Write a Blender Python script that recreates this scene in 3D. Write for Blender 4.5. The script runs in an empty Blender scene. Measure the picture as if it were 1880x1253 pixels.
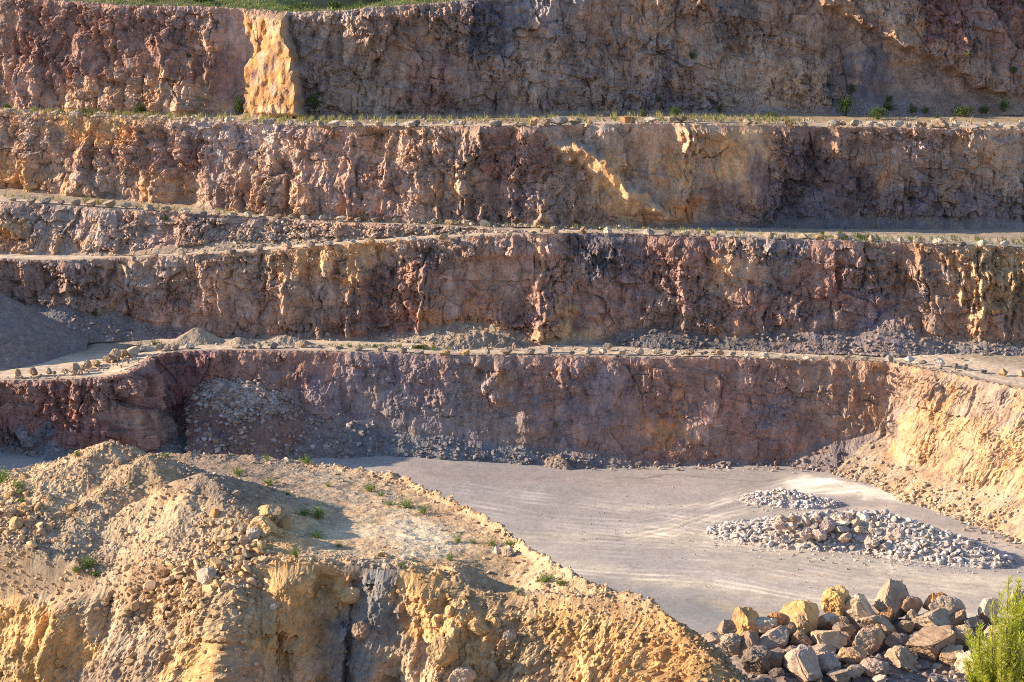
import bpy, math, random
import numpy as np
from mathutils import Vector, Matrix, Euler

rng = np.random.default_rng(7)
random.seed(7)
SC = bpy.context.scene
COL = SC.collection

# ------------------------------------------------------------------ camera geometry
F = 940 / math.tan(math.radians(12.0))
PITCH = math.radians(11.58)
CZ = 85.0
cp, sp = math.cos(PITCH), math.sin(PITCH)

def ray(px, py):
    px = np.asarray(px, float); py = np.asarray(py, float)
    xc = (px - 940) / F; yc = (626.5 - py) / F
    return np.stack([xc, cp + yc * sp, -sp + yc * cp], -1)

def at_z(px, py, z):
    d = ray(px, py); t = (np.asarray(z, float) - CZ) / d[..., 2]
    p = d * t[..., None]; p[..., 2] += CZ
    return p

def at_y(px, py, y):
    d = ray(px, py); t = np.asarray(y, float) / d[..., 1]
    p = d * t[..., None]; p[..., 2] += CZ
    return p

def project(P):
    P = np.asarray(P, float)
    x = P[..., 0]; y = P[..., 1]; z = P[..., 2] - CZ
    f = y * cp - z * sp; up = y * sp + z * cp
    return 940 + F * x / f, 626.5 - F * up / f, f

# ------------------------------------------------------------------ noise (2D, vectorised)
_perm = np.random.default_rng(3).permutation(4096).astype(np.int64)
_perm = np.concatenate([_perm, _perm])
_ang = np.random.default_rng(4).uniform(0, 2 * math.pi, 4096)
_gx = np.cos(_ang).astype(np.float32); _gy = np.sin(_ang).astype(np.float32)
_tab = np.random.default_rng(5).uniform(0, 1, (4096, 6)).astype(np.float32)

def hsh(i, j, seed=0):
    return _perm[(_perm[(i + seed * 57) & 4095] + j + seed * 131) & 4095]

def perlin(x, y, seed=0):
    xi = np.floor(x).astype(np.int64); yi = np.floor(y).astype(np.int64)
    fx = (x - xi).astype(np.float32); fy = (y - yi).astype(np.float32)
    u = fx * fx * fx * (fx * (fx * 6 - 15) + 10); v = fy * fy * fy * (fy * (fy * 6 - 15) + 10)
    def g(dx, dy):
        h = hsh(xi + dx, yi + dy, seed)
        return _gx[h] * (fx - dx) + _gy[h] * (fy - dy)
    a = g(0, 0); b = g(1, 0); c = g(0, 1); d = g(1, 1)
    return ((a + u * (b - a)) * (1 - v) + (c + u * (d - c)) * v) * 1.5

def fbm(x, y, oct=4, seed=0, gain=0.5):
    r = 0; a = 1.0
    for k in range(oct):
        r = r + a * perlin(x, y, seed + k); x = x * 2.03; y = y * 2.03; a *= gain
    return r

def facets(x, y, seed=0, tilt=0.5, jit=0.9):
    """faceted blocks: returns (height about -0.5..0.5 with tilted plane per cell, f2-f1, id random)"""
    xi = np.floor(x).astype(np.int64); yi = np.floor(y).astype(np.int64)
    f1 = np.full(x.shape, 9e9, np.float32); f2 = f1.copy()
    best = np.zeros(x.shape, np.int64); bx = np.zeros(x.shape, np.float32); by = bx.copy()
    for dx in (-1, 0, 1):
        for dy in (-1, 0, 1):
            h = hsh(xi + dx, yi + dy, seed)
            cx = (xi + dx + 0.5 + (_tab[h, 0] - 0.5) * jit - x).astype(np.float32)
            cy = (yi + dy + 0.5 + (_tab[h, 1] - 0.5) * jit - y).astype(np.float32)
            d = cx * cx + cy * cy
            m = d < f1
            f2 = np.where(m, f1, np.minimum(f2, d))
            f1 = np.where(m, d, f1); best = np.where(m, h, best)
            bx = np.where(m, -cx, bx); by = np.where(m, -cy, by)
    t = _tab[best]
    hgt = (t[..., 2] - 0.5) + tilt * ((t[..., 3] - 0.5) * 2 * bx + (t[..., 4] - 0.5) * 2 * by)
    facets.f1 = np.sqrt(f1)
    return hgt, np.sqrt(f2) - np.sqrt(f1), t[..., 5]

def hull(x, y, seed=0, tilt=.8, k=.4, jit=.9, crack=.0):
    """angular blocks that join in creases: the upper envelope of tilted faces, one per cell; returns (height, cell random)"""
    xi = np.floor(x).astype(np.int64); yi = np.floor(y).astype(np.int64)
    best = np.full(x.shape, -9e9, np.float32); second = best.copy(); idr = np.zeros(x.shape, np.float32)
    for dx in (-1, 0, 1):
        for dy in (-1, 0, 1):
            h = hsh(xi + dx, yi + dy, seed)
            cx = (x - (xi + dx + 0.5 + (_tab[h, 0] - 0.5) * jit)).astype(np.float32); cy = (y - (yi + dy + 0.5 + (_tab[h, 1] - 0.5) * jit)).astype(np.float32)
            v = (_tab[h, 2] - .5) * .6 + tilt * ((_tab[h, 3] - .5) * 2 * cx + (_tab[h, 4] - .5) * 2 * cy) - k * np.maximum(np.abs(cx) + np.abs(cy) - .35, 0) * 1.9
            m = v > best; second = np.where(m, best, np.maximum(second, v)); best = np.where(m, v, best); idr = np.where(m, _tab[h, 5], idr)
    if crack > 0: best = best - crack * (1 - np.clip((best - second) / .10, 0, 1))
    return best - .05, idr

def lumps(x, y, seed):
    h, e, i = facets(x, y, seed, .9, .95)
    return np.maximum(.62 - facets.f1, -.1) * (.55 + .9 * i) + .28 * h

def sstep(a, b, x):
    t = np.clip((np.asarray(x, float) - a) / (b - a), 0, 1)
    return t * t * (3 - 2 * t)

# ------------------------------------------------------------------ colours (linear albedo)
C = dict(
    tan=(.42, .31, .215), pinktan=(.40, .295, .23), red=(.265, .155, .13), redbrown=(.295, .20, .16),
    darkred=(.21, .125, .115), brown=(.31, .225, .165), greybrown=(.28, .22, .18), grey=(.26, .235, .22),
    greypurple=(.25, .205, .20), darkgrey=(.155, .14, .145), darkpurple=(.19, .145, .14), ochre=(.53, .355, .185),
    paleochre=(.54, .41, .25), orange=(.46, .255, .13), greytan=(.37, .30, .235), white=(.64, .585, .575),
    olive=(.38, .29, .17), road=(.60, .49, .385), cream=(.62, .53, .41), palegrey=(.46, .42, .39),
    bluegrey=(.20, .20, .215), soil=(.36, .27, .18), sand=(.49, .375, .26), dark=(.12, .10, .10))

def shepard(U, V, pts, su=52., sv=.19, p=2.7):
    num = np.zeros(U.shape + (3,), np.float32); den = np.zeros(U.shape, np.float32)
    for (u, v, c) in pts:
        d2 = ((U - u) / su) ** 2 + ((V - v) / sv) ** 2
        w = (1.0 / (d2 + .08) ** p).astype(np.float32)
        num += w[..., None] * np.array(C[c] if isinstance(c, str) else c, np.float32); den += w
    return num / den[..., None]

# ------------------------------------------------------------------ mesh / object helpers
def new_mesh(name, V, faces, mat=None, col=None, smooth=False):
    V = np.ascontiguousarray(V, np.float32).reshape(-1, 3)
    me = bpy.data.meshes.new(name)
    if isinstance(faces, np.ndarray):
        n, k = faces.shape
        me.vertices.add(len(V)); me.vertices.foreach_set('co', V.ravel())
        me.loops.add(n * k); me.loops.foreach_set('vertex_index', np.ascontiguousarray(faces, np.int32).ravel())
        me.polygons.add(n)
        me.polygons.foreach_set('loop_start', np.arange(0, n * k, k, dtype=np.int32))
        try: me.polygons.foreach_set('loop_total', np.full(n, k, np.int32))
        except Exception: pass
        me.polygons.foreach_set('use_smooth', np.full(n, smooth, bool))
        me.update(calc_edges=True)
    else:
        me.from_pydata([tuple(v) for v in V], [], faces); me.update()
        me.polygons.foreach_set('use_smooth', np.full(len(me.polygons), smooth, bool))
    if col is not None:
        a = me.attributes.new('Col', 'FLOAT_COLOR', 'POINT')
        c4 = np.ones((len(V), 4), np.float32); c4[:, :3] = col
        a.data.foreach_set('color', c4.ravel())
    if mat: me.materials.append(mat)
    return me

def link(name, me, label=None, cat=None, group=None, kind=None, parent=None, loc=None):
    o = bpy.data.objects.new(name, me); COL.objects.link(o)
    if loc is not None: o.location = loc
    if parent is not None: o.parent = parent
    if label: o['label'] = label
    if cat: o['category'] = cat
    if group: o['group'] = group
    if kind: o['kind'] = kind
    return o

def grid_faces(nr, nc):
    i = np.arange(nr - 1)[:, None] * nc + np.arange(nc - 1)[None, :]
    return np.stack([i, i + 1, i + nc + 1, i + nc], -1).reshape(-1, 4)

# ------------------------------------------------------------------ materials
def nodes_of(m):
    m.use_nodes = True; nt = m.node_tree; nt.nodes.clear()
    out = nt.nodes.new('ShaderNodeOutputMaterial'); b = nt.nodes.new('ShaderNodeBsdfPrincipled')
    nt.links.new(b.outputs[0], out.inputs[0])
    b.inputs['Roughness'].default_value = .92
    b.inputs['Specular IOR Level'].default_value = .2
    return nt, b

def rock_mat(name, src='attr', scale=1.0, bump=.5, contrast=1.0, speck=.0, streak=0., zs=.45, warm=1., patch=0.):
    m = bpy.data.materials.new(name); nt, b = nodes_of(m); N = nt.nodes.new; L = nt.links.new
    if src == 'attr':
        s = N('ShaderNodeAttribute'); s.attribute_name = 'Col'; base = s.outputs['Color']
    else:
        s = N('ShaderNodeObjectInfo'); base = s.outputs['Color']
    geo = N('ShaderNodeNewGeometry') if src == 'attr' else N('ShaderNodeTexCoord')
    pos = geo.outputs['Position'] if src == 'attr' else geo.outputs['Object']
    if src != 'attr':
        # a different piece of the pattern for each boulder
        va = N('ShaderNodeVectorMath'); va.operation = 'SCALE'; va.inputs[0].default_value = (37, 61, 23)
        L(s.outputs['Random'], va.inputs['Scale'])
        vb = N('ShaderNodeVectorMath'); vb.operation = 'ADD'; L(pos, vb.inputs[0]); L(va.outputs[0], vb.inputs[1]); pos = vb.outputs[0]
    def noise(sc, det=6, rough=.6, stretch=None, dist=0.):
        n = N('ShaderNodeTexNoise'); n.inputs['Scale'].default_value = sc * scale
        n.inputs['Detail'].default_value = det; n.inputs['Roughness'].default_value = rough
        n.inputs['Distortion'].default_value = dist
        p = pos
        if stretch:
            mp = N('ShaderNodeMapping'); mp.inputs['Scale'].default_value = stretch; L(pos, mp.inputs['Vector']); p = mp.outputs[0]
        L(p, n.inputs['Vector']); return n.outputs['Fac']
    def mathn(op, a, bb=None, clamp=False):
        q = N('ShaderNodeMath'); q.operation = op; q.use_clamp = clamp
        for k, x in enumerate((a, bb)):
            if x is None: continue
            if isinstance(x, (int, float)): q.inputs[k].default_value = x
            else: L(x, q.inputs[k])
        return q.outputs[0]
    n1 = noise(.55, 8, .68, (1, 1, zs)); n2 = noise(3.1, 6, .65, (1, 1, .7)); n3 = noise(.22, 5, .6, (1, 1, zs), 1.5)
    def remap(v, lo, hi, a, bb):
        r = N('ShaderNodeMapRange'); L(v, r.inputs[0])
        for k, x in zip((1, 2, 3, 4), (lo, hi, a, bb)): r.inputs[k].default_value = x
        return r.outputs[0]
    f1 = remap(n1, .3, .7, 1 - .36 * contrast, 1 + .34 * contrast); f2 = remap(n2, .3, .7, 1 - .26 * contrast, 1 + .24 * contrast)
    f = mathn('MULTIPLY', f1, f2)
    vm = N('ShaderNodeVectorMath'); vm.operation = 'SCALE'; L(base, vm.inputs[0]); L(f, vm.inputs['Scale'])
    # warm / cool shift
    mix = N('ShaderNodeMix'); mix.data_type = 'RGBA'; mix.blend_type = 'MULTIPLY'
    L(vm.outputs[0], mix.inputs[6]); L(remap(n3, .42, .62, 0, warm), mix.inputs[0]); mix.inputs[7].default_value = (1.07, .95, .87, 1)
    col = mix.outputs[2]
    if patch > 0:       # rusty and mauve stains in the rock
        for sc, lo, hi, tint in ((.21, .54, .66, (1.18, .95, .70, 1)), (.29, .53, .66, (.74, .73, .90, 1)), (.8, .58, .7, (1.18, .98, .78, 1)), (1.1, .58, .7, (.70, .69, .76, 1))):
            q = noise(sc, 7, .66, (1, 1, .75), 1.2)
            mq = N('ShaderNodeMix'); mq.data_type = 'RGBA'; mq.blend_type = 'MULTIPLY'; L(remap(q, lo, hi, 0, patch), mq.inputs[0]); L(col, mq.inputs[6]); mq.inputs[7].default_value = tint; col = mq.outputs[2]
    if streak > 0:      # pale mineral runs down the face
        st = noise(1.3, 4, .6, (1, 1, .12)); pt = noise(.12, 3, .5)
        k = mathn('MULTIPLY', remap(st, .6, .72, 0, 1), remap(pt, .52, .66, 0, streak))
        m2 = N('ShaderNodeMix'); m2.data_type = 'RGBA'; L(k, m2.inputs[0]); L(col, m2.inputs[6]); m2.inputs[7].default_value = (.5, .45, .41, 1); col = m2.outputs[2]
    if src != 'attr':
        pn = noise(.9, 6, .65, None, .8)
        m3 = N('ShaderNodeMix'); m3.data_type = 'RGBA'; L(remap(pn, .52, .64, 0, .5), m3.inputs[0]); L(col, m3.inputs[6]); m3.inputs[7].default_value = (.27, .245, .24, 1); col = m3.outputs[2]
        pn2 = noise(1.7, 6, .7, None, .5)
        m4 = N('ShaderNodeMix'); m4.data_type = 'RGBA'; L(remap(pn2, .56, .66, 0, .6), m4.inputs[0]); L(col, m4.inputs[6]); m4.inputs[7].default_value = (.52, .37, .22, 1); col = m4.outputs[2]
    if speck > 0:
        vo = N('ShaderNodeTexVoronoi'); vo.inputs['Scale'].default_value = 4.5 * scale; L(pos, vo.inputs['Vector'])
        sx = N('ShaderNodeSeparateColor'); L(vo.outputs['Color'], sx.inputs[0])
        k = mathn('MULTIPLY', remap(sx.outputs[0], 0, 1, 1 - speck, 1 + speck), 1.0)
        v3 = N('ShaderNodeVectorMath'); v3.operation = 'SCALE'; L(col, v3.inputs[0]); L(k, v3.inputs['Scale']); col = v3.outputs[0]
    L(col, b.inputs['Base Color'])
    bp = N('ShaderNodeBump'); bp.inputs['Strength'].default_value = bump; bp.inputs['Distance'].default_value = .25 / scale
    h = mathn('ADD', mathn('MULTIPLY', n2, .7), mathn('MULTIPLY', noise(9, 5, .7), .35)); L(h, bp.inputs['Height'])
    L(bp.outputs[0], b.inputs['Normal'])
    return m

M_FACE = rock_mat('quarry_rock', bump=.7, contrast=.9, streak=.3, patch=.9)
M_HILL = rock_mat('ochre_rock', scale=1.6, bump=.7, contrast=.8, zs=.6, patch=.35)
M_RUBBLE = rock_mat('rubble_stone', scale=1.6, bump=.6, contrast=.7)
M_BOULDER = rock_mat('boulder_stone', src='obj', scale=1.3, bump=.6, contrast=.95, zs=1.0)
M_SCREE = rock_mat('scree', scale=2.2, bump=.7, contrast=.6, speck=.2)
# ------------------------------------------------------------------ the quarry's benches: crest lines (photo column, row, height)
def interp(pts, u):
    a = np.array(pts, float); return [np.interp(u, a[:, 0], a[:, k]) for k in range(1, a.shape[1])]

F1C = [(-500, -8, 398), (0, -6, 389), (120, 4, 386), (250, 12, 381), (400, 15, 379), (540, 24, 377), (620, 22, 376), (700, 14, 376), (800, 8, 376.5),
       (880, 0, 377), (1000, -14, 378), (1200, -32, 380), (1500, -60, 383), (1880, -60, 386), (2400, -60, 388)]   # third value: depth
F2C = [(-500, 178, 43.5), (0, 207, 43.8), (150, 215, 43.7), (300, 221, 43.7), (450, 228, 43.7), (560, 233, 43.8), (800, 234, 44.2), (1000, 233, 44.5),
       (1200, 227, 44.8), (1300, 230, 44.5), (1500, 235, 44.0), (1880, 239, 43.4), (2400, 243, 42.8)]
FBC = [(-500, 352, 33), (0, 372, 32), (200, 385, 31.3), (480, 402, 30.4), (700, 413, 30.1), (870, 420, 30.0), (950, 426, 29.8), (1040, 433, 29.2)]
F3C = [(-500, 500, 23), (0, 479, 25.2), (100, 481, 25.2), (230, 477, 25.3), (480, 463, 26.8), (640, 450, 28), (800, 440, 29), (900, 435, 29.5), (1000, 432, 29.8),
       (1130, 431, 29.8), (1250, 436, 29.7), (1400, 440, 29.6), (1600, 446, 29.4), (1880, 456, 29), (2400, 474, 28.5)]
F4C = [(-500, 770, 11), (0, 702, 12.5), (120, 700, 13), (200, 695, 13.5), (245, 686, 14), (262, 673, 14.2), (285, 658, 14.4), (320, 649, 14.6), (400, 646, 14.8),
       (600, 648, 14.8), (800, 654, 14.6), (1000, 656, 14.5), (1200, 659, 14.4), (1400, 661, 14.2), (1550, 663, 14.0), (1640, 667, 14.0), (1665, 673, 14.2),
       (1700, 681, 14.5), (1760, 691, 14.5), (1810, 703, 14.5), (1880, 717, 14.5), (1980, 740, 14.5), (2300, 830, 14.5), (2420, 866, 14.5)]

def crest(pts, u, depth=False):
    y, z = interp(pts, u)
    return at_y(u, y, z) if depth else at_z(u, y, z)

U0, U1 = -300, 2400

def column_line(pts, depth=False, u0=U0, u1=U1, step=.11, jitter=.25, seed=0):
    """crest polyline resampled at even arc length -> positions, u, outward (downhill) normals, arc length"""
    uf = np.linspace(u0, u1, 6000)
    P = crest(pts, uf, depth)
    k = np.hanning(81); k /= k.sum()
    for a in range(3):
        pad = np.pad(P[:, a], 40, mode='reflect', reflect_type='odd'); P[:, a] = np.convolve(pad, k, 'valid')
    d = np.hypot(np.diff(P[:, 0]), np.diff(P[:, 1])); s = np.concatenate([[0], np.cumsum(d)])
    n = int(s[-1] / step); S = np.linspace(0, s[-1], n)
    Q = np.stack([np.interp(S, s, P[:, a]) for a in range(3)], 1); uu = np.interp(S, s, uf)
    T = np.gradient(Q[:, :2], axis=0)
    kk = np.hanning(61); kk /= kk.sum()
    for a in range(2): T[:, a] = np.convolve(np.pad(T[:, a], 30, mode='edge'), kk, 'valid')
    T /= np.linalg.norm(T, axis=1)[:, None]
    Nn = np.stack([T[:, 1], -T[:, 0]], 1)        # towards the pit
    w = jitter * (perlin(S / 5., S * 0 + seed, seed) * 1.2 + perlin(S / 1.7, S * 0 + seed, seed + 1) * .6)
    Q[:, :2] += Nn * w[:, None]
    return Q, uu, Nn, S

def ribs_disp(U, V, ribs, ppm=12.6):
    r = 0
    nn = .45 + .9 * np.clip(perlin(U / 9., V * 7., 88) + .35, 0, 1.2) + .5 * perlin(U / 6., V * 16., 89)
    for (u0, w, amp, v0, v1, lean) in ribs:
        amp = amp * nn * .85
        t = (U - u0 - lean * (V - .5)) / (w * ppm)
        prof = np.where(t < 0, np.exp(-(t / .85) ** 2), np.exp(-(t / 1.2) ** 2))
        r = r + amp * prof * sstep(v0 - .12, v0 + .05, V) * (1 - sstep(v1 - .05, v1 + .15, V))
    return r

SURF = {}
def face(name, pts, zfoot, batter, scree, colours, label, seed, depth=False, ribs=(), amp=1.0, extra=None, scree_col=None, rows=136,
         u0=U0, u1=U1, lip=2.0, screeslope=.72, warp=1.0, fine=1.0, rocky=None):
    Q, uu, Nn, S = column_line(pts, depth, u0, u1, seed=seed)
    nc = len(S)
    zf = np.interp(uu, *np.array(zfoot, float).T); H = Q[:, 2] - zf
    sa = np.interp(uu, *np.array(scree, float).T)
    sa = np.clip(sa * (1 + .35 * perlin(S / 9., S * 0, seed + 9)) + .02 * perlin(S / 3., S * 0, seed + 8) * (sa > .02), 0.0, .95)
    bt = np.interp(uu, *np.array(batter, float).T)
    nl = 14
    v = np.linspace(0, 1, rows)                       # 0 foot .. 1 crest
    V = np.repeat(v[:, None], nc, 1); U = np.repeat(uu[None], rows, 0); SS = np.repeat(S[None], rows, 0)
    Z = zf[None] + V * H[None]
    off = bt[None] * H[None] * (1 - V)
    isscr = sa[None] - V
    off = off + np.maximum(isscr, 0) * H[None] / screeslope * .92
    k = sstep(-.03, .06, isscr)                       # 1 on the scree
    SX, ZZ = SS.ravel(), Z.ravel()
    wx = SX + warp * (1.2 * perlin(SX / 5., ZZ / 5., seed + 20) + .5 * perlin(SX / 1.6, ZZ / 1.6, seed + 22)) + .22 * ZZ * perlin(SX / 16., ZZ / 30., seed + 24)
    wz = ZZ + warp * (1.4 * perlin(SX / 6., ZZ / 4., seed + 21) + .5 * perlin(SX / 1.5, ZZ / 1.5, seed + 23))
    w2x = SX + .34 * perlin(SX / .8, ZZ / .8, seed + 25) + .16 * perlin(SX / .3, ZZ / .3, seed + 27); w2z = ZZ + .34 * perlin(SX / .8, ZZ / .8, seed + 26) + .16 * perlin(SX / .3, ZZ / .3, seed + 28)
    bed, _, _ = facets(SX / 6.5 + .3 * ZZ, (ZZ + .12 * SX) / 1.7, seed + 16, .5)
    big = .95 * perlin(SX / 8., ZZ / 11., seed + 1) + .45 * perlin(SX / 3.6, ZZ / 6., seed + 2)
    sh = 0.0; lean = .35 * perlin(SX / 17., ZZ * 0, seed + 38) * (ZZ - ZZ.mean())
    jx, jz = SX + .12 * perlin(SX / .5, ZZ / .5, seed + 25) + .35 * perlin(SX / 2., ZZ / 2., seed + 22), ZZ + .12 * perlin(SX / .5, ZZ / .5, seed + 26) + .35 * perlin(SX / 2., ZZ / 2., seed + 23)
    h0, e0, id0 = facets(jx / 5.5 + .05 * jz, jz / 7.5, seed + 39, 1.1)
    h1, id1 = hull((jx + lean) / 2.6, jz / 3.3, seed + 4, .85, crack=.10)
    h2, id2 = hull((jx + lean) / 1.2, jz / 1.35, seed + 5, .9, crack=.09)
    h3, id3 = hull(jx / .6, jz / .64, seed + 6, .95)
    g2, ge, gi = facets(jx / .9, jz / 1.0, seed + 15, 1.0)
    h4, e4, id4 = facets(SX / .30 + .2 * h3, ZZ / .31, seed + 7, 1.0)
    hv, ev, idv = facets(jx / 1.5, ZZ / 13., seed + 13, .5)
    ro = .20 + .85 * sstep(-.3, .4, perlin(SX / 11., ZZ / 7., seed + 30) + .5 * perlin(SX / 3., ZZ / 3., seed + 31))
    joints = (1 - sstep(.02, .07, ev)) * sstep(.1, .35, perlin(SX / 5., ZZ / 6., seed + 32))
    lm = lumps(jx / 1.0 + .2 * h2, jz / .95, seed + 36) + .55 * lumps(jx / .5, jz / .47, seed + 37)
    ground_d = (big + h0 * .8 + h1 * 1.35 + hv * .2 + bed * .38 + h2 * (.45 + .6 * ro) + (.35 * lm + .32 * g2 + h3 * .5 + h4 * .2) * ro * fine + h3 * .15 + .05 * fbm(SX / .5, ZZ / .5, 3, seed + 35) - .18 * joints)
    D = amp * ground_d.reshape(U.shape)
    if len(ribs): D = D + ribs_disp(U + 5 * perlin(SX / 2., ZZ / 2.5, seed + 40).reshape(U.shape) * 1.0 + 9 * perlin(SX / 9., ZZ / 4., seed + 41).reshape(U.shape), V, ribs)
    if extra is not None: D = extra(U, V, SS, D)
    sd = (.42 * perlin(SX / 4., ZZ / 6., seed + 50) + .12 * h3 + .16 * np.maximum(h4, 0) + .10 * perlin(SX / .7, ZZ / .9, seed + 51)).reshape(U.shape)
    edge = 1 - .72 * sstep(.93, 1.0, V)
    if rocky is not None: sd = sd + rocky(U, V) * (.9 * lm + .6 * h2 + .3 * h3).reshape(U.shape)
    D = D * (1 - k) * edge + sd * k
    top = D[-1]
    X = Q[None, :, 0] + Nn[None, :, 0] * (off + D); Y = Q[None, :, 1] + Nn[None, :, 1] * (off + D)
    # the lip back onto the bench
    lv = np.linspace(0, 1, nl + 1)[1:][:, None]
    bk = lv * (lip + top[None] * 1.0) - top[None]
    zl = Q[None, :, 2] + .22 * fbm(SS[:nl] / .8, lv * 3 + 0 * SS[:nl], 3, seed + 60) * (1 - lv) + .12 * (1 - lv) - lv ** 3 * .35
    X = np.vstack([X, Q[None, :, 0] - Nn[None, :, 0] * bk]); Y = np.vstack([Y, Q[None, :, 1] - Nn[None, :, 1] * bk]); Z = np.vstack([Z, zl])
    # lumps on the crest
    P = np.stack([X, Y, Z], -1)
    uw = U + 28 * perlin(SX / 3.5, ZZ / 3.5, seed + 70).reshape(U.shape) + 18 * perlin(SX / 1.1, ZZ / 1.6, seed + 71).reshape(U.shape) + 30 * (id1.reshape(U.shape) - .5)
    vw = V + .22 * perlin(SX / 4., ZZ / 4., seed + 72).reshape(U.shape) + .12 * perlin(SX / 1.2, ZZ / 1.2, seed + 73).reshape(U.shape)
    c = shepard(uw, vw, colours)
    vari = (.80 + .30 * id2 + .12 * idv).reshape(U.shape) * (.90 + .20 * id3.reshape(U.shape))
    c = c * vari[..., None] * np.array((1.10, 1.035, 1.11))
    if extra is not None and hasattr(extra, 'paint'): c = extra.paint(U, V, SS, c)
    if name == 'bottom_face': c = c * (1 - sstep(1655, 1680, U)[..., None] * np.array((.13, .12, .17)))
    if scree_col is not None:
        sc = shepard(uw, vw, scree_col); c = c * (1 - k[..., None]) + sc * k[..., None] * (.85 + .3 * id4.reshape(U.shape))[..., None]
    lipc = c[-1][None] * (1 - lv[..., None] * .8) + np.array(C['greytan'], np.float32) * .95 * lv[..., None] * .8
    c = np.concatenate([c, lipc], 0)
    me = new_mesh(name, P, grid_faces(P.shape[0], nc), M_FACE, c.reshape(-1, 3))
    o = link('rock_face', me, label, 'rock face', 'rock faces of the quarry benches', 'structure')
    SURF[name] = dict(P=P[:rows], U=U, V=V, k=k, col=c[:rows], N=Nn, S=S, Q=Q, uu=uu)
    return o

# ---- top face
def ex1(U, V, S, D):
    w = np.clip((V - 0) / 1, 0, 1)
    wob = 8 * perlin(S / 3.0, V * 4, 91) + 3.5 * perlin(S / .8, V * 14, 92)
    l = 451 + 12 * np.exp(-((w - .6) / .18) ** 2) + wob; r = 566 - 44 * w ** 1.2 + wob
    t = (U - l) / np.maximum(r - l, 1)
    inn = sstep(-.03, .02, t) * (1 - sstep(1.0, 1.06, t)) * (1 - sstep(.93, 1.0, V) * .6)
    ramp = .35 + 4.2 * t + .18 * D + .3 * perlin(S / 1.5, V * 7, 93) + .05 * perlin(S / .5 - V * 3, V * 20, 94)
    D = D * (1 - inn) + ramp * inn
    # shaded recess left of the slab, step right of it
    D = D * (1 - .8 * sstep(-90, -20, U - l) * (1 - inn) * (U < l + 5)) - .9 * np.exp(-((U - l + 20) / 26.) ** 2) * (1 - inn)
    # tilted slab on the far side: everything above a falling diagonal steps out
    dg = V - (.80 - (U - 1480) / 400. * .8) + .04 * perlin(S / 2., V * 6, 94)
    st = sstep(-.02, .03, dg) * sstep(1430, 1520, U)
    D = D * (1 - .55 * sstep(1500, 1560, U) * (1 - st)) + 2.0 * st - 1.0 * sstep(1500, 1560, U) * (1 - st)
    ex1.inn, ex1.st = inn, st
    return D
def p1(U, V, S, c):
    inn = ex1.inn[..., None] * np.clip(.8 + .7 * perlin(S / 1.3, V * 9, 197) + .3 * perlin(S / .4, V * 26, 198), .35, 1)[..., None]
    sl = np.array((.50, .275, .12)) * (1 + .28 * perlin(S / 1.6, V * 5 + S / 5, 95)[..., None]) + np.array((.10, .13, .13)) * sstep(0, .5, perlin(S / 2.2, V * 7, 96))[..., None]
    sl = sl * (1 - .3 * sstep(.1, .5, perlin(S / 1.1 - V * 6, V * 3, 97))[..., None])
    return c * (1 - inn) + sl * inn
ex1.paint = p1
face('top_face', F1C, [(-500, 43.6), (3000, 44.3)], [(0, .2), (1450, .2), (1600, .3), (2400, .3)],
     [(-500, .03), (1400, .05), (1530, .06), (1600, .13), (1700, .13), (1880, .12), (2200, .1)],
     [(0, .8, 'brown'), (50, .75, 'redbrown'), (50, .2, 'pinktan'), (120, .5, 'redbrown'), (200, .6, 'redbrown'), (200, .12, 'tan'), (330, .5, 'redbrown'), (300, .1, 'tan'),
      (400, .75, 'pinktan'), (330, .15, 'tan'), (420, .4, 'redbrown'), (600, .5, 'greybrown'), (600, .95, 'greytan'), (700, .6, 'brown'), (680, .4, 'greytan'), (800, .3, 'redbrown'), (790, .8, 'brown'),
      (900, .8, 'darkgrey'), (880, .3, 'greybrown'), (980, .4, 'greytan'), (1000, .9, 'grey'), (1100, .5, 'greybrown'), (1130, .85, 'brown'), (1200, .85, 'tan'), (1180, .3, 'greytan'),
      (1210, .15, 'greypurple'), (1300, .95, 'brown'), (1330, .7, 'greybrown'), (1350, .3, 'greytan'), (1430, .2, 'tan'), (1450, .6, 'brown'), (1560, .5, 'brown'), (1580, .3, 'darkgrey'),
      (1640, .6, 'tan'), (1700, .35, 'brown'), (1600, .9, 'tan'), (1800, .25, 'brown'), (1790, .62, 'redbrown'), (1860, .5, 'redbrown'), (1720, .66, 'darkred'), (1800, .45, 'redbrown'), (1750, .8, 'red'), (1860, .75, 'darkred'), (1880, .2, 'brown'), (2100, .5, 'brown')],
     'topmost quarry face, reddish brown with one bright ochre slab', 11, depth=True, extra=ex1, rows=160,
     ribs=[(45, .7, 1.3, .1, .8, -6), (75, .6, .8, 0, .6, 8), (160, .8, 1.2, .45, .9, 0), (218, .8, 1.3, .2, .7, -10), (300, .5, 1.0, .2, .75, 0), (335, .6, .9, 0, .35, 0), (385, .7, 1.0, .1, .8, 0),
           (405, .5, .8, .0, .6, 0), (675, .45, 1.3, .05, .75, 6), (704, .4, .7, 0, .8, 4), (800, .5, .6, .0, .5, 0), (985, .8, 1.5, -.1, .30, 5), (995, .6, 1.0, .35, .52, 0), (880, .8, 1.2, -.1, .2, 10),
           (1090, .5, .8, 0, .7, 4), (1200, .8, 1.0, .2, .45, 0), (1500, .8, .9, .2, .9, 0)],
     scree_col=[(0, .1, 'soil'), (900, .1, 'greytan'), (1600, .1, 'greypurple'), (1750, .15, 'redbrown'), (1880, .15, 'brown')])

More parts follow.
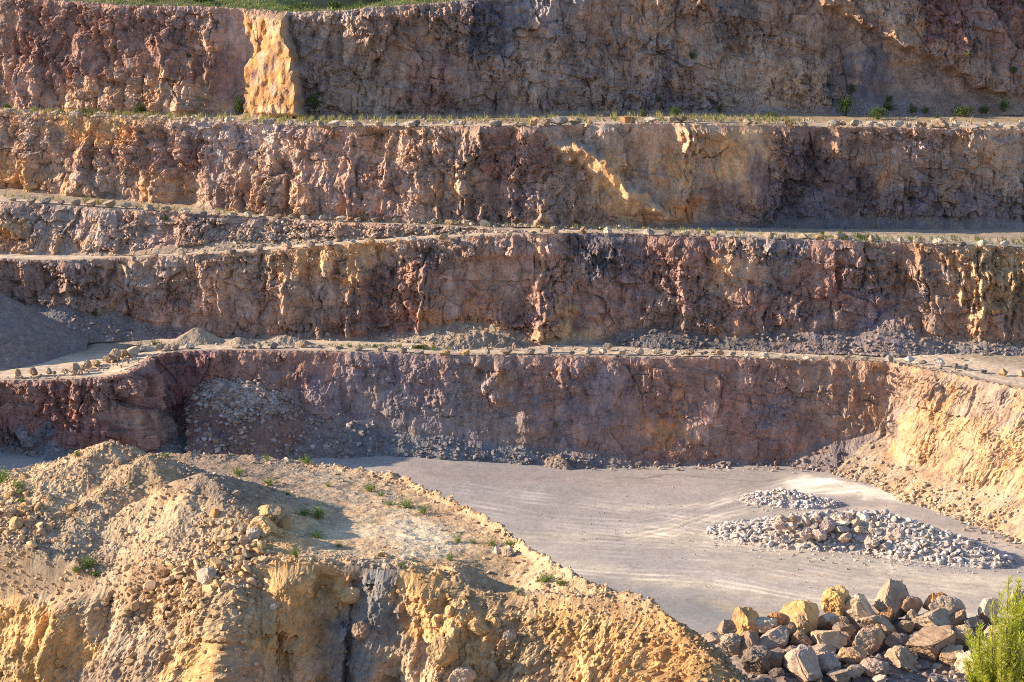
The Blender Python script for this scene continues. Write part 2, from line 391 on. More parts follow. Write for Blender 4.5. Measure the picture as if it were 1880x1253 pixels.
# ---- second face
def ex2(U, V, S, D):
    # an ochre slab running down diagonally, its left side lit
    wb = 16 * perlin(S / 3., V * 4, 191) + 9 * perlin(S / 1., V * 12, 192)
    l = 1005 + (1 - V - .12) * 190 + wb; wid = 54 + 24 * (1 - V) + 14 * perlin(S / 4., V * 3, 193); t = (U - l) / wid
    inn = sstep(-.1, .15, t) * (1 - sstep(.75, 1.15, t)) * sstep(.10, .2, V) * (1 - sstep(.76, .88, V))
    D = D * (1 - .25 * sstep(940, 1000, U) * (1 - sstep(1380, 1440, U)))
    D = D * (1 - .7 * inn) + (.2 + 3.6 * t) * inn
    rec = np.exp(-((U - l + 26) / 30.) ** 2) * sstep(.2, .4, V) * (1 - sstep(.8, .95, V))
    D = D - .9 * rec
    kn = np.exp(-((U - 1222) / 26.) ** 2) * np.exp(-((V - .12) / .14) ** 2); D = D + 1.5 * kn
    sm = sstep(1150, 1200, U) * (1 - sstep(1236, 1250, U)) * sstep(.2, .3, V)
    D = D * (1 - .65 * sm)
    sm2 = sstep(1325, 1340, U) * (1 - sstep(1400, 1425, U)) * sstep(.2, .4, V)
    D = D * (1 - .6 * sm2) + .5 * sm2
    ex2.inn = inn
    return D
def p2(U, V, S, c):
    i = .75 * ex2.inn[..., None] * np.clip(.7 + .6 * perlin(S / .9, V * 13, 99)[..., None], .2, 1); return c * (1 - i) + np.array((.58, .38, .205)) * i * (1 + .3 * perlin(S, V * 8, 98)[..., None])
ex2.paint = p2
face('second_face', F2C, [(-500, 32.5), (0, 31.9), (480, 30.3), (900, 30.0), (1300, 29.6), (1880, 29), (2400, 28.5)], [(0, .18), (900, .16), (2400, .22)],
     [(-500, .03), (900, .04), (1400, .06), (1500, .12), (1880, .1), (2200, .1)],
     [(20, .25, 'ochre'), (50, .7, 'greytan'), (100, .4, 'tan'), (150, .5, 'brown'), (180, .8, 'ochre'), (200, .3, 'greytan'), (230, .5, 'pinktan'), (300, .6, 'pinktan'), (350, .5, 'redbrown'),
      (310, .2, 'tan'), (400, .4, 'greybrown'), (430, .75, 'palegrey'), (450, .6, 'greytan'), (520, .4, 'tan'), (560, .5, 'pinktan'), (620, .7, 'pinktan'), (700, .4, 'pinktan'), (680, .15, 'pinktan'), (740, .8, 'tan'),
      (800, .5, 'greytan'), (850, .45, 'tan'), (850, .2, 'greybrown'), (930, .5, 'redbrown'), (975, .6, 'redbrown'), (960, .3, 'greybrown'), (1050, .7, 'greytan'), (1060, .4, 'tan'), (1060, .1, 'brown'),
      (1120, .5, 'ochre'), (1160, .15, 'ochre'), (1175, .4, 'greytan'), (1190, .75, 'tan'), (1230, .6, 'ochre'), (1240, .1, 'orange'), (1270, .5, 'tan'), (1290, .3, 'brown'), (1350, .65, 'ochre'), (1350, .2, 'redbrown'),
      (1400, .6, 'brown'), (1430, .4, 'darkpurple'), (1480, .6, 'darkpurple'), (1470, .1, 'darkgrey'), (1550, .4, 'darkpurple'), (1580, .8, 'brown'), (1640, .5, 'brown'), (1690, .75, 'pinktan'), (1700, .3, 'greypurple'),
      (1760, .5, 'brown'), (1800, .7, 'tan'), (1800, .2, 'greypurple'), (1850, .5, 'greytan'), (1880, .2, 'grey'), (2100, .5, 'brown')],
     'second quarry face from the top, pinkish tan with a diagonal ochre streak', 31, extra=ex2,
     ribs=[(60, .8, .8, 0, .6, 10), (165, .8, 1.2, .2, 1, 20), (235, .7, .8, .0, .7, 0), (300, .9, 1.1, 0, .6, 8), (345, .7, .7, .2, .8, 0), (445, .8, 1.5, -.1, .45, 4), (500, .7, .9, .2, .8, 0), (560, .8, .9, 0, .8, -6),
           (645, .6, 1.2, 0, .8, 4), (710, .7, .8, 0, .9, 0), (800, .7, 1.1, .1, .8, 0), (848, .7, 1.3, 0, .7, -4), (890, .5, 1.0, -.1, .4, 6), (945, .8, 1.4, -.1, .6, 2), (995, .4, 1.0, .0, .5, 0), (1047, .5, 1.3, -.1, .45, 0),
           (1085, .6, 1.1, -.1, .35, 0), (1165, .5, .9, -.1, .2, 0), (1258, 1.3, 1.8, .2, .95, 14), (1225, .7, 1.2, -.1, .22, 0), (1330, .5, 1.2, .5, .85, -8), (1320, .5, 1.0, -.1, .08, 0), (1530, .8, 1.0, .8, 1, 0), (1775, .8, 1.0, .7, 1.1, 0)],
     scree_col=[(0, .1, 'greytan'), (900, .1, 'greytan'), (1500, .1, 'darkgrey'), (1880, .1, 'greypurple')])

# ---- rubble slope between the upper road and the ramp
face('rubble_slope', FBC, [(-500, 23), (0, 25.0), (230, 25.3), (480, 26.6), (640, 27.8), (800, 28.8), (900, 29.3), (1040, 28.8)], [(-500, 1.0), (480, .95), (1040, 1.1)],
     [(-500, .05), (250, .08), (420, .3), (900, .3)],
     [(20, .4, 'ochre'), (60, .7, 'greytan'), (100, .3, 'tan'), (200, .5, 'greytan'), (300, .5, 'pinktan'), (400, .5, 'greytan'), (520, .4, 'greytan'), (650, .5, 'pinktan'), (800, .5, 'greytan'), (1000, .5, 'greytan')],
     'low rubbly rock slope between the upper road and the descending ramp', 51, u1=1035, rows=90, amp=1.0, lip=1.2, fine=1.5,
     scree_col=[(0, .1, 'greytan'), (1000, .1, 'greytan')])

# ---- third face
def ex3(U, V, S, D):
    D = D - 1.4 * np.exp(-((U - 690) / 22.) ** 2) * (1 - sstep(.6, .9, V))
    sm = sstep(800, 830, U) * (1 - sstep(960, 990, U)) * (1 - sstep(.75, .85, V)) * sstep(.2, .3, V)
    D = D * (1 - .45 * sm) - .8 * sm
    return D
face('third_face', F3C, [(-500, 13.5), (100, 14.2), (2400, 14.3)], [(0, .16), (2400, .2)],
     [(-500, .5), (0, .5), (130, .38), (230, .28), (330, .12), (420, .05), (700, .06), (800, .16), (940, .16), (990, .06), (1100, .08), (1200, .16), (1400, .12), (1480, .16), (1540, .22), (1640, .18), (1760, .13), (2200, .12)],
     [(50, .5, 'greybrown'), (150, .6, 'greybrown'), (200, .4, 'pinktan'), (260, .3, 'redbrown'), (300, .7, 'greytan'), (330, .25, 'pinktan'), (410, .6, 'tan'), (450, .4, 'pinktan'), (520, .7, 'greytan'), (560, .8, 'ochre'),
      (600, .6, 'tan'), (620, .3, 'greybrown'), (640, .85, 'ochre'), (690, .2, 'redbrown'), (720, .6, 'redbrown'), (780, .8, 'greybrown'), (800, .4, 'pinktan'), (850, .5, 'redbrown'), (840, .15, 'orange'), (920, .6, 'brown'),
      (960, .8, 'pinktan'), (960, .3, 'redbrown'), (1003, .5, 'pinktan'), (1040, .2, 'ochre'), (1060, .3, 'redbrown'), (1100, .8, 'darkgrey'), (1130, .6, 'greypurple'), (1150, .4, 'redbrown'), (1230, .3, 'greybrown'), (1260, .8, 'redbrown'),
      (1340, .7, 'tan'), (1360, .4, 'redbrown'), (1330, .2, 'greybrown'), (1440, .8, 'grey'), (1500, .75, 'redbrown'), (1520, .5, 'red'), (1500, .3, 'greybrown'), (1600, .5, 'greypurple'), (1640, .7, 'brown'), (1700, .4, 'greybrown'),
      (1770, .5, 'brown'), (1790, .5, 'ochre'), (1830, .6, 'olive'), (1860, .3, 'brown'), (2100, .5, 'brown')],
     'third quarry face, red brown rock with a lit pillar at its middle', 71, extra=ex3,
     ribs=[(120, .9, 1.0, .6, 1, 0), (180, .7, 1.0, .3, .9, 20), (235, .8, 1.2, .3, .9, 10), (300, .7, .8, .5, .9, 0), (408, .5, 1.5, .05, .75, 4), (468, .5, 1.3, 0, .5, 2), (525, .5, 1.2, 0, .6, 4), (582, .6, 1.3, .0, .55, 4), (600, .6, .8, .5, .9, 0),
           (642, .4, 1.2, .05, .8, 0), (660, .4, .8, .3, 1., 0), (775, .9, 1.7, .1, .75, 14), (735, .6, .8, .4, .9, -14), (940, .7, 1.0, .75, .98, -6), (1000, 1.5, 1.5, -.1, .85, 8), (1260, .6, .7, .1, .5, 0), (1345, .6, 1.0, .75, 1, 0),
           (1445, .5, 1.1, .5, .65, -8), (1460, .6, .7, .8, 1, 0), (1690, .8, 1.1, .65, 1, -14), (1740, .8, 1.0, .6, 1, -10), (1765, .5, .9, .4, .8, 0), (1800, 1.7, 1.5, .2, .85, 10), (1862, 1.5, 1.4, .15, .8, 4)],
     scree_col=[(0, .1, 'bluegrey'), (250, .1, 'greypurple'), (800, .1, 'greytan'), (920, .1, 'tan'), (1300, .1, 'darkgrey'), (1550, .1, 'greypurple'), (1880, .1, 'grey')])

# ---- bottom face
def ex4(U, V, S, D):
    sm = sstep(420, 560, U) * (1 - sstep(1640, 1665, U)); D = D * (1 - .52 * sm)
    D = D * (1 - .4 * sstep(1660, 1700, U))
    wj = 10 * perlin(S / 1.5, V * 7, 195) + 5 * perlin(S / .5, V * 20, 196)
    t = (U - 893 - 30 * np.abs(V - .72) / .25 + wj) / 22.        # lit wedge under the crest
    D = D + 1.3 * np.where(t < 0, np.exp(-(t / .5) ** 2), np.exp(-(t / 1.6) ** 2)) * sstep(.5, .62, V) * (1 - sstep(.86, .98, V))
    a = np.clip((.58 - V) / .25, 0, 1); t = (U - 967) / (14 + 22 * a)
    D = D + .7 * np.exp(-((t + wj / 30.) ** 2)) * sstep(.24, .30, V) * (1 - sstep(.50, .57, V))
    return D
face('bottom_face', F4C, [(-500, 3.), (0, 3.0), (150, 2.5), (260, 1.8), (320, 1.8), (700, 1.6), (850, 1.2), (1000, .2), (1150, -.2), (2400, -.2)],
     [(-500, .22), (200, .25), (262, .38), (300, .35), (420, .3), (1200, .26), (1640, .26), (1665, .38), (1800, .72), (2400, .8)],
     [(-500, .08), (60, .14), (200, .12), (240, .05), (262, .2), (285, .2), (310, .26), (330, .42), (360, .62), (400, .76), (450, .70), (520, .46), (600, .34), (700, .27), (800, .2), (900, .17), (1000, .15), (1100, .14), (1200, .05), (1430, .05), (1500, .22), (1580, .36), (1650, .34),
      (1700, .20), (1760, .20), (1850, .22), (2300, .3)],
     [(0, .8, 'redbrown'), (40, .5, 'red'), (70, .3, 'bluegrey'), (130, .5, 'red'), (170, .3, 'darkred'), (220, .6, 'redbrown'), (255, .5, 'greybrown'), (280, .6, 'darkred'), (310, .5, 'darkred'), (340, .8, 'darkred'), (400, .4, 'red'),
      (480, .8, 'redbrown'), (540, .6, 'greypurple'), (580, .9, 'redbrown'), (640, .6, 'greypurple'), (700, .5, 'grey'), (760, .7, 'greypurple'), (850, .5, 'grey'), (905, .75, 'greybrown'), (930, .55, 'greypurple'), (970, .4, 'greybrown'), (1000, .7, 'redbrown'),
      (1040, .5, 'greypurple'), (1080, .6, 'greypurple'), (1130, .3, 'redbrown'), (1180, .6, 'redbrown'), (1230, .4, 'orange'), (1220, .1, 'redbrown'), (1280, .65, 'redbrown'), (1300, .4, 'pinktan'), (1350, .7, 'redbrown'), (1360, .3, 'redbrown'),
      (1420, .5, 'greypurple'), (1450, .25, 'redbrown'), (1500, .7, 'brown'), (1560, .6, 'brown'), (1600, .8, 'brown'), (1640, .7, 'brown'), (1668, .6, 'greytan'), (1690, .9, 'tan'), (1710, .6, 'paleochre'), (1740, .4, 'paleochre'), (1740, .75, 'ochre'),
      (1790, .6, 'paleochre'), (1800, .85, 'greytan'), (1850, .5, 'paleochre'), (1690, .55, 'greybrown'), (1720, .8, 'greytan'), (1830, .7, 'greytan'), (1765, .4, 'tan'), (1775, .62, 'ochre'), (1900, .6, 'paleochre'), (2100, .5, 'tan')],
     'lowest quarry face, dark red to grey, turning pale ochre where it juts out', 101, extra=ex4, rows=150, rocky=lambda U, V: sstep(1650, 1690, U) * .5 * sstep(.22, .4, V) + .25 * sstep(300, 340, U) * (1 - sstep(480, 560, U)),
     ribs=[(690, .5, .7, .3, .9, 0), (870, .6, 1.0, .75, 1, 0), (1025, .5, .8, .8, 1, 0), (1065, .4, .6, .85, 1, 0), (1180, .5, .9, .8, 1, 0), (1280, .4, .8, .85, 1.1, 0), (1470, .4, .6, .85, 1, 0), (1530, .6, .9, .7, 1, 0), (1565, .6, .9, .6, 1, 0), (1590, .5, .9, .8, 1.1, 0)],
     scree_col=[(0, .1, 'bluegrey'), (200, .1, 'bluegrey'), (330, .85, 'redbrown'), (330, .4, 'darkred'), (380, .85, 'greypurple'), (430, .65, 'greypurple'), (420, .45, 'darkred'), (380, .6, 'darkred'), (450, .55, 'redbrown'), (470, .45, 'darkred'), (520, .2, 'red'), (600, .2, 'greypurple'), (720, .2, 'bluegrey'), (800, .3, 'bluegrey'), (950, .2, 'bluegrey'),
                (1100, .1, 'greypurple'), (1550, .2, 'greypurple'), (1640, .2, 'greybrown'), (1690, .2, 'greytan'), (1750, .25, 'tan'), (1800, .4, 'paleochre'), (1850, .2, 'sand'), (2100, .2, 'sand')])
# ------------------------------------------------------------------ roads on the benches
def road(name, front, back, zback, label, u0=U0, u1=U1, inset=.8, depth_b=False, n=36, grey=.35, seed=0, z_at_back=None, lit=(.2, .75), backcol='greytan'):
    Q, uu, Nn, S = column_line(front, False, u0, u1, step=.25, seed=0, jitter=0)
    B = crest(back, uu, depth_b) if not callable(back) else back(uu)
    zb = np.interp(uu, *np.array(zback, float).T)
    A = Q.copy(); A[:, :2] -= Nn * inset
    B[:, 2] = zb
    t = np.linspace(0, 1, n)[:, None, None]
    P = A[None] * (1 - t) + B[None] * t
    x, y = P[..., 0], P[..., 1]
    P[..., 2] += .07 * fbm(x / 2.5, y / 1.2, 3, seed + 200) + .04 * perlin(x / .6, y / .6, seed + 201) - .03
    d = np.hypot(P[..., 0] - A[None, :, 0], P[..., 1] - A[None, :, 1])      # metres from the edge
    wob = d + .5 * perlin(x / 9, y / 9, seed + 202)
    run = np.exp(-((wob - 3.0) / 1.6) ** 2) + np.exp(-((wob - 6) / 1.2) ** 2) * .6
    if name == 'lower_road': run = np.maximum(run, np.exp(-((wob - 9.5) / 4.5) ** 4) * .9)
    rut = .12 * np.sin(wob * 4.2 + .6 * perlin(x / 12, y / 3, seed + 203))
    c = np.array(C[backcol])[None, None] * (1 - np.clip(run, 0, 1)[..., None]) + np.array(C['road'])[None, None] * np.clip(run, 0, 1)[..., None]
    c = c * (1 + rut + .16 * fbm(x / 3., y / .8, 3, seed + 204))[..., None]
    me = new_mesh(name, P, grid_faces(n, len(uu)), M_ROAD, c.reshape(-1, 3), smooth=True)
    SURF[name] = dict(P=P)
    return link('road', me, label, 'road', None, 'structure')

M_ROAD = rock_mat('dusty_road', scale=2.5, bump=.25, contrast=.35)
def back3(u):
    a = crest(FBC, u); b = crest(F2C, u); k = sstep(900, 1010, u)[:, None]
    return a * (1 - k) + b * k
road('top_road', F2C, F1C, [(-500, 43.9), (0, 44.1), (3000, 44.7)], 'overgrown top bench track along the foot of the topmost quarry face', depth_b=True, seed=1, backcol='soil')
road('upper_road', FBC, F2C, [(-500, 33), (0, 32.0), (480, 30.4), (900, 30.05), (1040, 29.3)], 'pale upper road descending to the middle junction', u1=1030, inset=.5, seed=2)
road('middle_road', F3C, back3, [(-500, 23.2), (0, 25.3), (230, 25.4), (480, 26.9), (640, 28.1), (800, 29.1), (900, 29.6), (1000, 29.9), (1300, 29.7), (1880, 29.1), (2400, 28.6)],
     'pale haul road ramping down to the left along the middle bench', seed=3)
road('lower_road', F4C, F3C, [(-500, 13.5), (0, 14.2), (3000, 14.5)], 'wide sandy haul road on the lowest bench, curving round', seed=4, n=60, inset=.9)

# ------------------------------------------------------------------ quarry floor
xs = np.arange(-95, 105, .2); ys = np.arange(170, 350, .24)
X, Y = np.meshgrid(xs, ys)
lift = 3.4 * sstep(-46, -74, X) + 1.8 * (1 - sstep(-20, 15, X)) * sstep(290, 325, Y) * (1 - sstep(-46, -74, X))
Zf = lift + .07 * fbm(X / 9, Y / 8, 3, 301) + .012 * perlin(X / .6, Y / .6, 305) - .04
PX, PY, _ = project(np.stack([X, Y, lift], -1))
s1 = .6 * fbm(X / 14. + .3 * perlin(X / 30, Y / 30, 311), Y / 2.6 + X / 60. + .8 * perlin(X / 18, Y / 18, 312), 4, 310) + .5 * fbm(X / 9, Y / 9, 4, 313)
s2 = fbm(X / 1.4, Y / .9, 4, 315)
base = np.zeros(X.shape + (3,), np.float32) + np.array((.385, .335, .312))
def band(pts, w, col, amt):
    global base
    a = np.array(pts, float); yc = np.interp(PX, a[:, 0], a[:, 1], )
    q = PY - yc + 12 * perlin(X / 9., Y / 12., 320) + 5 * perlin(X / 2.5, Y / 3., 321)
    k = amt * sstep(a[0, 0] - 30, a[0, 0] + 60, PX + 30 * s1) * (1 - sstep(a[-1, 0] - 60, a[-1, 0] + 30, PX + 30 * s1)) * np.exp(-(q / w) ** 2) * np.clip(.8 + .35 * s1 + .18 * s2, 0, 1.4)
    base = base * (1 - np.clip(k, 0, 1)[..., None]) + np.array(C[col] if isinstance(col, str) else col) * np.clip(k, 0, 1)[..., None]
band([(900, 1010), (1050, 1040), (1250, 1075), (1500, 1100), (1900, 1140)], 14, 'cream', .75)
band([(1150, 975), (1300, 990), (1500, 1025), (1700, 1060), (1950, 1085)], 16, 'cream', .8)
band([(1180, 990), (1240, 965), (1400, 935), (1600, 950), (1800, 990), (1950, 1030)], 10, 'cream', .55)
band([(900, 985), (1100, 995), (1250, 985)], 8, 'cream', .5)
band([(1050, 925), (1250, 930), (1400, 905)], 5, 'cream', .4)
band([(1300, 1030), (1500, 1060), (1700, 1085), (1950, 1110)], 20, 'road', .5)
band([(700, 870), (1000, 880), (1300, 890)], 16, (.40, .30, .27), .5)
band([(950, 1060), (1100, 1085), (1250, 1120), (1400, 1150)], 30, (.245, .24, .24), 1.0)
band([(900, 945), (1100, 950), (1300, 950)], 14, (.33, .29, .275), .6)
band([(1430, 893), (1480, 890), (1560, 898), (1650, 908), (1720, 915)], 9, (.78, .70, .60), 2.0)
band([(1460, 889), (1540, 894), (1640, 904), (1760, 914)], 7, (.78, .70, .60), 2.0)
band([(1560, 925), (1600, 930), (1650, 929)], 4, (.7, .6, .5), 1.2)
band([(1100, 876), (1250, 879), (1440, 885)], 1.6, (.2, .18, .17), .9)
band([(1290, 1112), (1500, 1140), (1900, 1160)], 10, 'sand', .8)
# tyre tracks
trng = np.random.default_rng(12)
for k in range(26):
    fam = k % 3
    if fam == 0: a = [(880, 985), (1080, 1000), (1300, 1010), (1550, 1060), (1900, 1105)]; off = trng.uniform(-30, 60)
    elif fam == 1: a = [(1120, 990), (1230, 972), (1330, 935), (1450, 905), (1600, 890)]; off = trng.uniform(-30, 25)
    else: a = [(820, 890), (1000, 915), (1200, 935), (1350, 960)]; off = trng.uniform(-25, 50)
    a = np.array(a, float); kx = np.hanning(41); yc = np.interp(PX, a[:, 0], a[:, 1]) + off + 6 * perlin(X / 14., X * 0 + k, 345 + k)
    cc_ = trng.choice([.72, .8, 1.35, 1.45, 1.3])
    for dy in (0, trng.uniform(6, 9)):
        w = np.exp(-((PY - yc - dy) / 1.5) ** 2) * np.clip(.5 + 1.2 * perlin(X / 5., X * 0 + k * 3., 380), 0, 1) * sstep(a[0, 0] - 20, a[0, 0] + 60, PX) * (1 - sstep(a[-1, 0] - 60, a[-1, 0] + 20, PX))
        base = base * (1 + (cc_ - 1) * .85 * w[..., None])
base = base * (1 + .13 * s1 + .09 * s2 + .08 * perlin(X / .5, Y / .5, 340) + .07 * perlin(X / .3, Y / .7, 341))[..., None]
me = new_mesh('floor', np.stack([X, Y, Zf], -1), grid_faces(len(ys), len(xs)), rock_mat('quarry_floor', scale=1.6, bump=.3, contrast=.22, speck=.10, warm=.25), base.reshape(-1, 3), smooth=True)
link('ground', me, 'flat dusty quarry floor crossed by pale vehicle tracks', 'ground', None, 'structure')

def simple_sheet(name, fn, x0, x1, y0, y1, n, mat, col, label, cat, kind='structure', m=None):
    xs = np.linspace(x0, x1, n); ys = np.linspace(y0, y1, m or n); X, Y = np.meshgrid(xs, ys); Z = fn(X, Y)
    c = np.zeros(X.shape + (3,), np.float32) + np.array(col); c = c * (1 + .25 * fbm(X / 40, Y / 40, 3, 350))[..., None]
    me = new_mesh(name, np.stack([X, Y, Z], -1), grid_faces(len(ys), len(xs)), mat, c.reshape(-1, 3), smooth=True)
    return link(name, me, label, cat, None, kind)
def land(X, Y):
    z = -1.5 + 0 * X
    z = z + (46 + 26 * fbm(X / 420, Y / 420, 4, 361)) * sstep(700, 1500, Y) + 60 * sstep(1500, 3500, Y)
    return z
simple_sheet('hills', land, -4000, 4000, 370, 6000, 160, M_FACE, (.05, .075, .06), 'wooded hills far beyond the rim of the quarry', 'hills')
simple_sheet('terrain', lambda X, Y: -2 + 0 * X, -1500, 1500, -1500, 420, 60, M_FACE, (.3, .25, .19), 'bare ground around the quarry', 'terrain')
# slope under the viewpoint
def over(X, Y):
    z = 83.2 - .36 * np.maximum(Y + 4, 0) ** 1.0
    z = np.where(Y > 34, 83.2 - .36 * 38 - (Y - 34) * .72, z)
    return np.maximum(z, -1.8) + 0.5 * fbm(X / 4, Y / 4, 4, 371) - .4 * np.exp(-((X) / 3) ** 2 - ((Y) / 3) ** 2)
simple_sheet('hillside', over, -130, 130, -60, 150, 200, M_HILL, (.30, .25, .17), 'rocky slope below the viewpoint', 'terrain')

# plateau behind the top crest
uu = np.linspace(U0, U1, 420); A = crest(F1C, uu, True); t = np.linspace(0, 1, 50)
Q1, uq, Nq, _ = column_line(F1C, True, U0, U1, step=.4, seed=11, jitter=0)
P = np.stack([np.stack([Q1[:, 0] - Nq[:, 0] * (1.2 + 150 * k ** 1.6), Q1[:, 1] - Nq[:, 1] * (1.2 + 150 * k ** 1.6), Q1[:, 2] - .1 + 0 * Q1[:, 2]], -1) for k in t])
dd = 150 * t[:, None] ** 1.6
gap = np.exp(-((uq - 590) / 130.) ** 4)[None]
P[..., 2] += .35 * fbm(P[..., 0] / 3, P[..., 1] / 3, 3, 381) * sstep(.5, 3, dd) - gap * 16 * sstep(4, 60, dd) + .02 * dd * (1 - gap) - 30 * sstep(100, 150, dd)
c = np.array((.16, .15, .08))[None, None] * (1 + .3 * fbm(P[..., 0] / 2, P[..., 1] / 2, 3, 385))[..., None]
P_PL, U_PL = P.copy(), uq
link('plateau', new_mesh('plateau', P, grid_faces(len(t), len(uq)), M_ROAD, c.reshape(-1, 3), smooth=True), 'scrubby ground on the rim above the topmost face', 'ground', None, 'structure')

# ------------------------------------------------------------------ the spoil hill in the foreground
FAR = [(-300, 880, 25), (0, 868, 25), (100, 846, 25.2), (300, 832, 25.2), (450, 836, 25.2), (560, 847, 25), (640, 861, 25), (740, 878, 25), (790, 905, 25), (850, 929, 25),
       (920, 966, 25), (945, 990, 24.8), (1000, 1023, 24.8), (1080, 1067, 24.5), (1200, 1113, 24), (1260, 1151, 23), (1320, 1193, 21.5), (1380, 1254, 19.5), (1450, 1332, 16), (1560, 1462, 9)]
NEAR = [(-300, 1130, 16.5), (0, 1098, 19.5), (120, 1086, 20.8), (250, 1078, 22.2), (330, 1064, 23.4), (430, 1047, 24.8), (480, 1037, 25.2), (530, 1034, 25.3), (640, 1041, 25), (740, 1047, 25),
        (850, 1075, 24), (950, 1108, 23), (1050, 1123, 23), (1130, 1128, 23.2), (1200, 1146, 22.9), (1260, 1176, 22.5), (1320, 1216, 21.5), (1380, 1276, 19.5), (1450, 1352, 16), (1560, 1482, 9)]
uf = np.linspace(-260, 1555, 900)
Af = crest(FAR, uf); An = crest(NEAR, uf)
def smooth1(a, n=21):
    k = np.hanning(n + 2)[1:-1]; k /= k.sum()
    return np.stack([np.convolve(np.pad(a[:, j], n // 2, mode='reflect', reflect_type='odd'), k, 'valid') for j in range(a.shape[1])], 1)
Af = smooth1(Af, 9); An = smooth1(An, 15)
wob = perlin(uf / 38., uf * 0, 400); wob2 = perlin(uf / 14., uf * 0, 401)
Af[:, 1] += .35 * wob + .12 * wob2
def outn(P, sgn):
    T = np.gradient(P[:, :2], axis=0); T = smooth1(T, 41); T /= np.linalg.norm(T, axis=1)[:, None]
    return np.stack([T[:, 1], -T[:, 0]], 1) * sgn
Nf = outn(Af, -1); Nn_ = outn(An, 1)
rows = []
for k in np.linspace(1, 0, 26)[:-1]:
    z = Af[:, 2] * (1 - k); rows.append(np.stack([Af[:, 0] + Nf[:, 0] * (Af[:, 2] * k * .75), Af[:, 1] + Nf[:, 1] * (Af[:, 2] * k * .75), z - .8 * (k > .99)], -1))
nfar = len(rows)
nt_ = 300
for k in np.linspace(0, 1, nt_): rows.append(Af * (1 - k) + An * k)
bat = np.interp(uf, [-300, 0, 150, 250, 340, 430, 520, 600, 680, 760, 850, 1000, 1300, 1560], [.32, .32, .45, .8, 1.0, .9, .42, .36, .6, .5, .85, .95, .9, .9])
dn = np.concatenate([np.linspace(0, 14, 175)[1:], np.linspace(14, 27, 36)[1:]])
for q in dn:
    dz = np.minimum(q, An[:, 2] + 1)
    rr = bat * dz * (1 + .35 * np.exp(-dz / 2.))
    rows.append(np.stack([An[:, 0] + Nn_[:, 0] * rr, An[:, 1] + Nn_[:, 1] * rr, An[:, 2] - dz], -1))
HP = np.stack(rows)                      # rows x cols x 3
nr, nc = HP.shape[:2]
U = np.repeat(uf[None], nr, 0)
ridx = np.arange(nr)[:, None]
kpl = np.clip((ridx - nfar) / (nt_ - 1.), 0, 1) + 0 * U           # 0 far edge .. 1 near crest
DN = np.concatenate([np.zeros(nfar + nt_), dn])[:, None] + 0 * U   # metres below the near crest
onp = (ridx >= nfar) & (ridx < nfar + nt_)
x, y = HP[..., 0].copy(), HP[..., 1].copy()
dF = np.hypot(x - Af[None, :, 0], y - Af[None, :, 1]); dN = np.hypot(x - An[None, :, 0], y - An[None, :, 1])
base_z = HP[..., 2].copy()
def cone(px, py, z, h, sl, ex=1.0, ey=1.0, ab=0.):
    c = at_z(px, py, z); dx, dy = (x - c[0]) / ex, (y - c[1]) / ey
    r = np.hypot(dx, dy); a = np.arctan2(dy, dx)
    r = r * (1 + .10 * np.sin(3 * a + px) + .07 * np.sin(7 * a + py)) + .35 * perlin(x / 2, y / 2, 410)
    return h - sl * np.sqrt(r * r + .3) + ab * (25 - base_z)
cs = [cone(200, 818, 30.4, 6.0, .62, 1.5, 1.0, 1), cone(270, 836, 30, 5.2, .55, 1.2, 1.0, 1), cone(120, 846, 29.5, 4.5, .5, 1.3, 1, 1), cone(372, 860, 30, 5.0, .54, 1.2, 1.0, .7), cone(455, 905, 27.2, 2.2, .33, 1.3, .8),
      cone(40, 935, 26.6, 2.1, .28, 1.5, 1.4), cone(300, 985, 26.3, 1.9, .30, 1.6, 1.2), cone(470, 985, 25.9, 1.3, .3, 1.4, .9), cone(10, 880, 26.5, 1.6, .3, 1.6, 1)]
mound = np.zeros_like(x)
for q in cs: mound = np.maximum(mound, 0) + np.maximum(q - np.maximum(mound, 0), 0)
fade = np.where(onp, sstep(0, .6, dN) * sstep(0, .8, dF) , 0)
mound = mound * fade
mk = sstep(.15, .9, mound)
berm = (.6 * np.exp(-((dF - .9) / .8) ** 2) * sstep(560, 680, U) * (1 - sstep(1230, 1330, U)) * (.35 + .9 * np.clip(perlin(U / 22., U * 0, 420) + .3, 0, 1)) + .3 * np.exp(-((dF - 1.) / 1.) ** 2) * (1 - sstep(560, 680, U)) * (.4 + .8 * perlin(U / 30., U * 0, 421)))
nb = .85 * np.exp(-((dN - .8) / .9) ** 2) * sstep(880, 960, U) * (1 - sstep(1180, 1260, U)) + .45 * np.exp(-((dN - .8) / .8) ** 2) * (.3 + perlin(U / 22., U * 0, 422)) * (1 - sstep(840, 900, U))
hollow = -1.2 * np.exp(-((U - 915) / 45.) ** 2) * np.exp(-((dN - 3.2) / 2.) ** 2) + .7 * np.exp(-((U - 835) / 22.) ** 2) * np.exp(-((dN - 2.0) / 2.) ** 2)
h3, e3, i3 = facets(x / .42, y / .42, 431, .7); h4, e4, i4 = facets(x / .2, y / .2, 432, .7)
rough = np.clip(.25 + .9 * mk * (1 - .85 * np.exp(-((U - 330) / 60.) ** 2 - ((kpl - .62) / .2) ** 2)) + 1.0 * np.exp(-dF / 2.2) + .9 * np.exp(-dN / 3.5), 0, 1.2)
flat = np.exp(-((U - 700) / 170.) ** 2 - ((kpl - .62) / .22) ** 2)
rough *= 1 - .8 * flat
micro = rough * (.10 * np.maximum(h3, -.1) + .07 * np.maximum(h4, -.1)) + .10 * fbm(x / 1.6, y / 1.6, 4, 434) + .04 * rough * fbm(x / .4, y / .4, 3, 436)
HP[..., 2] += np.where(onp, (mound + (berm + nb + hollow) * fade + micro), 0)
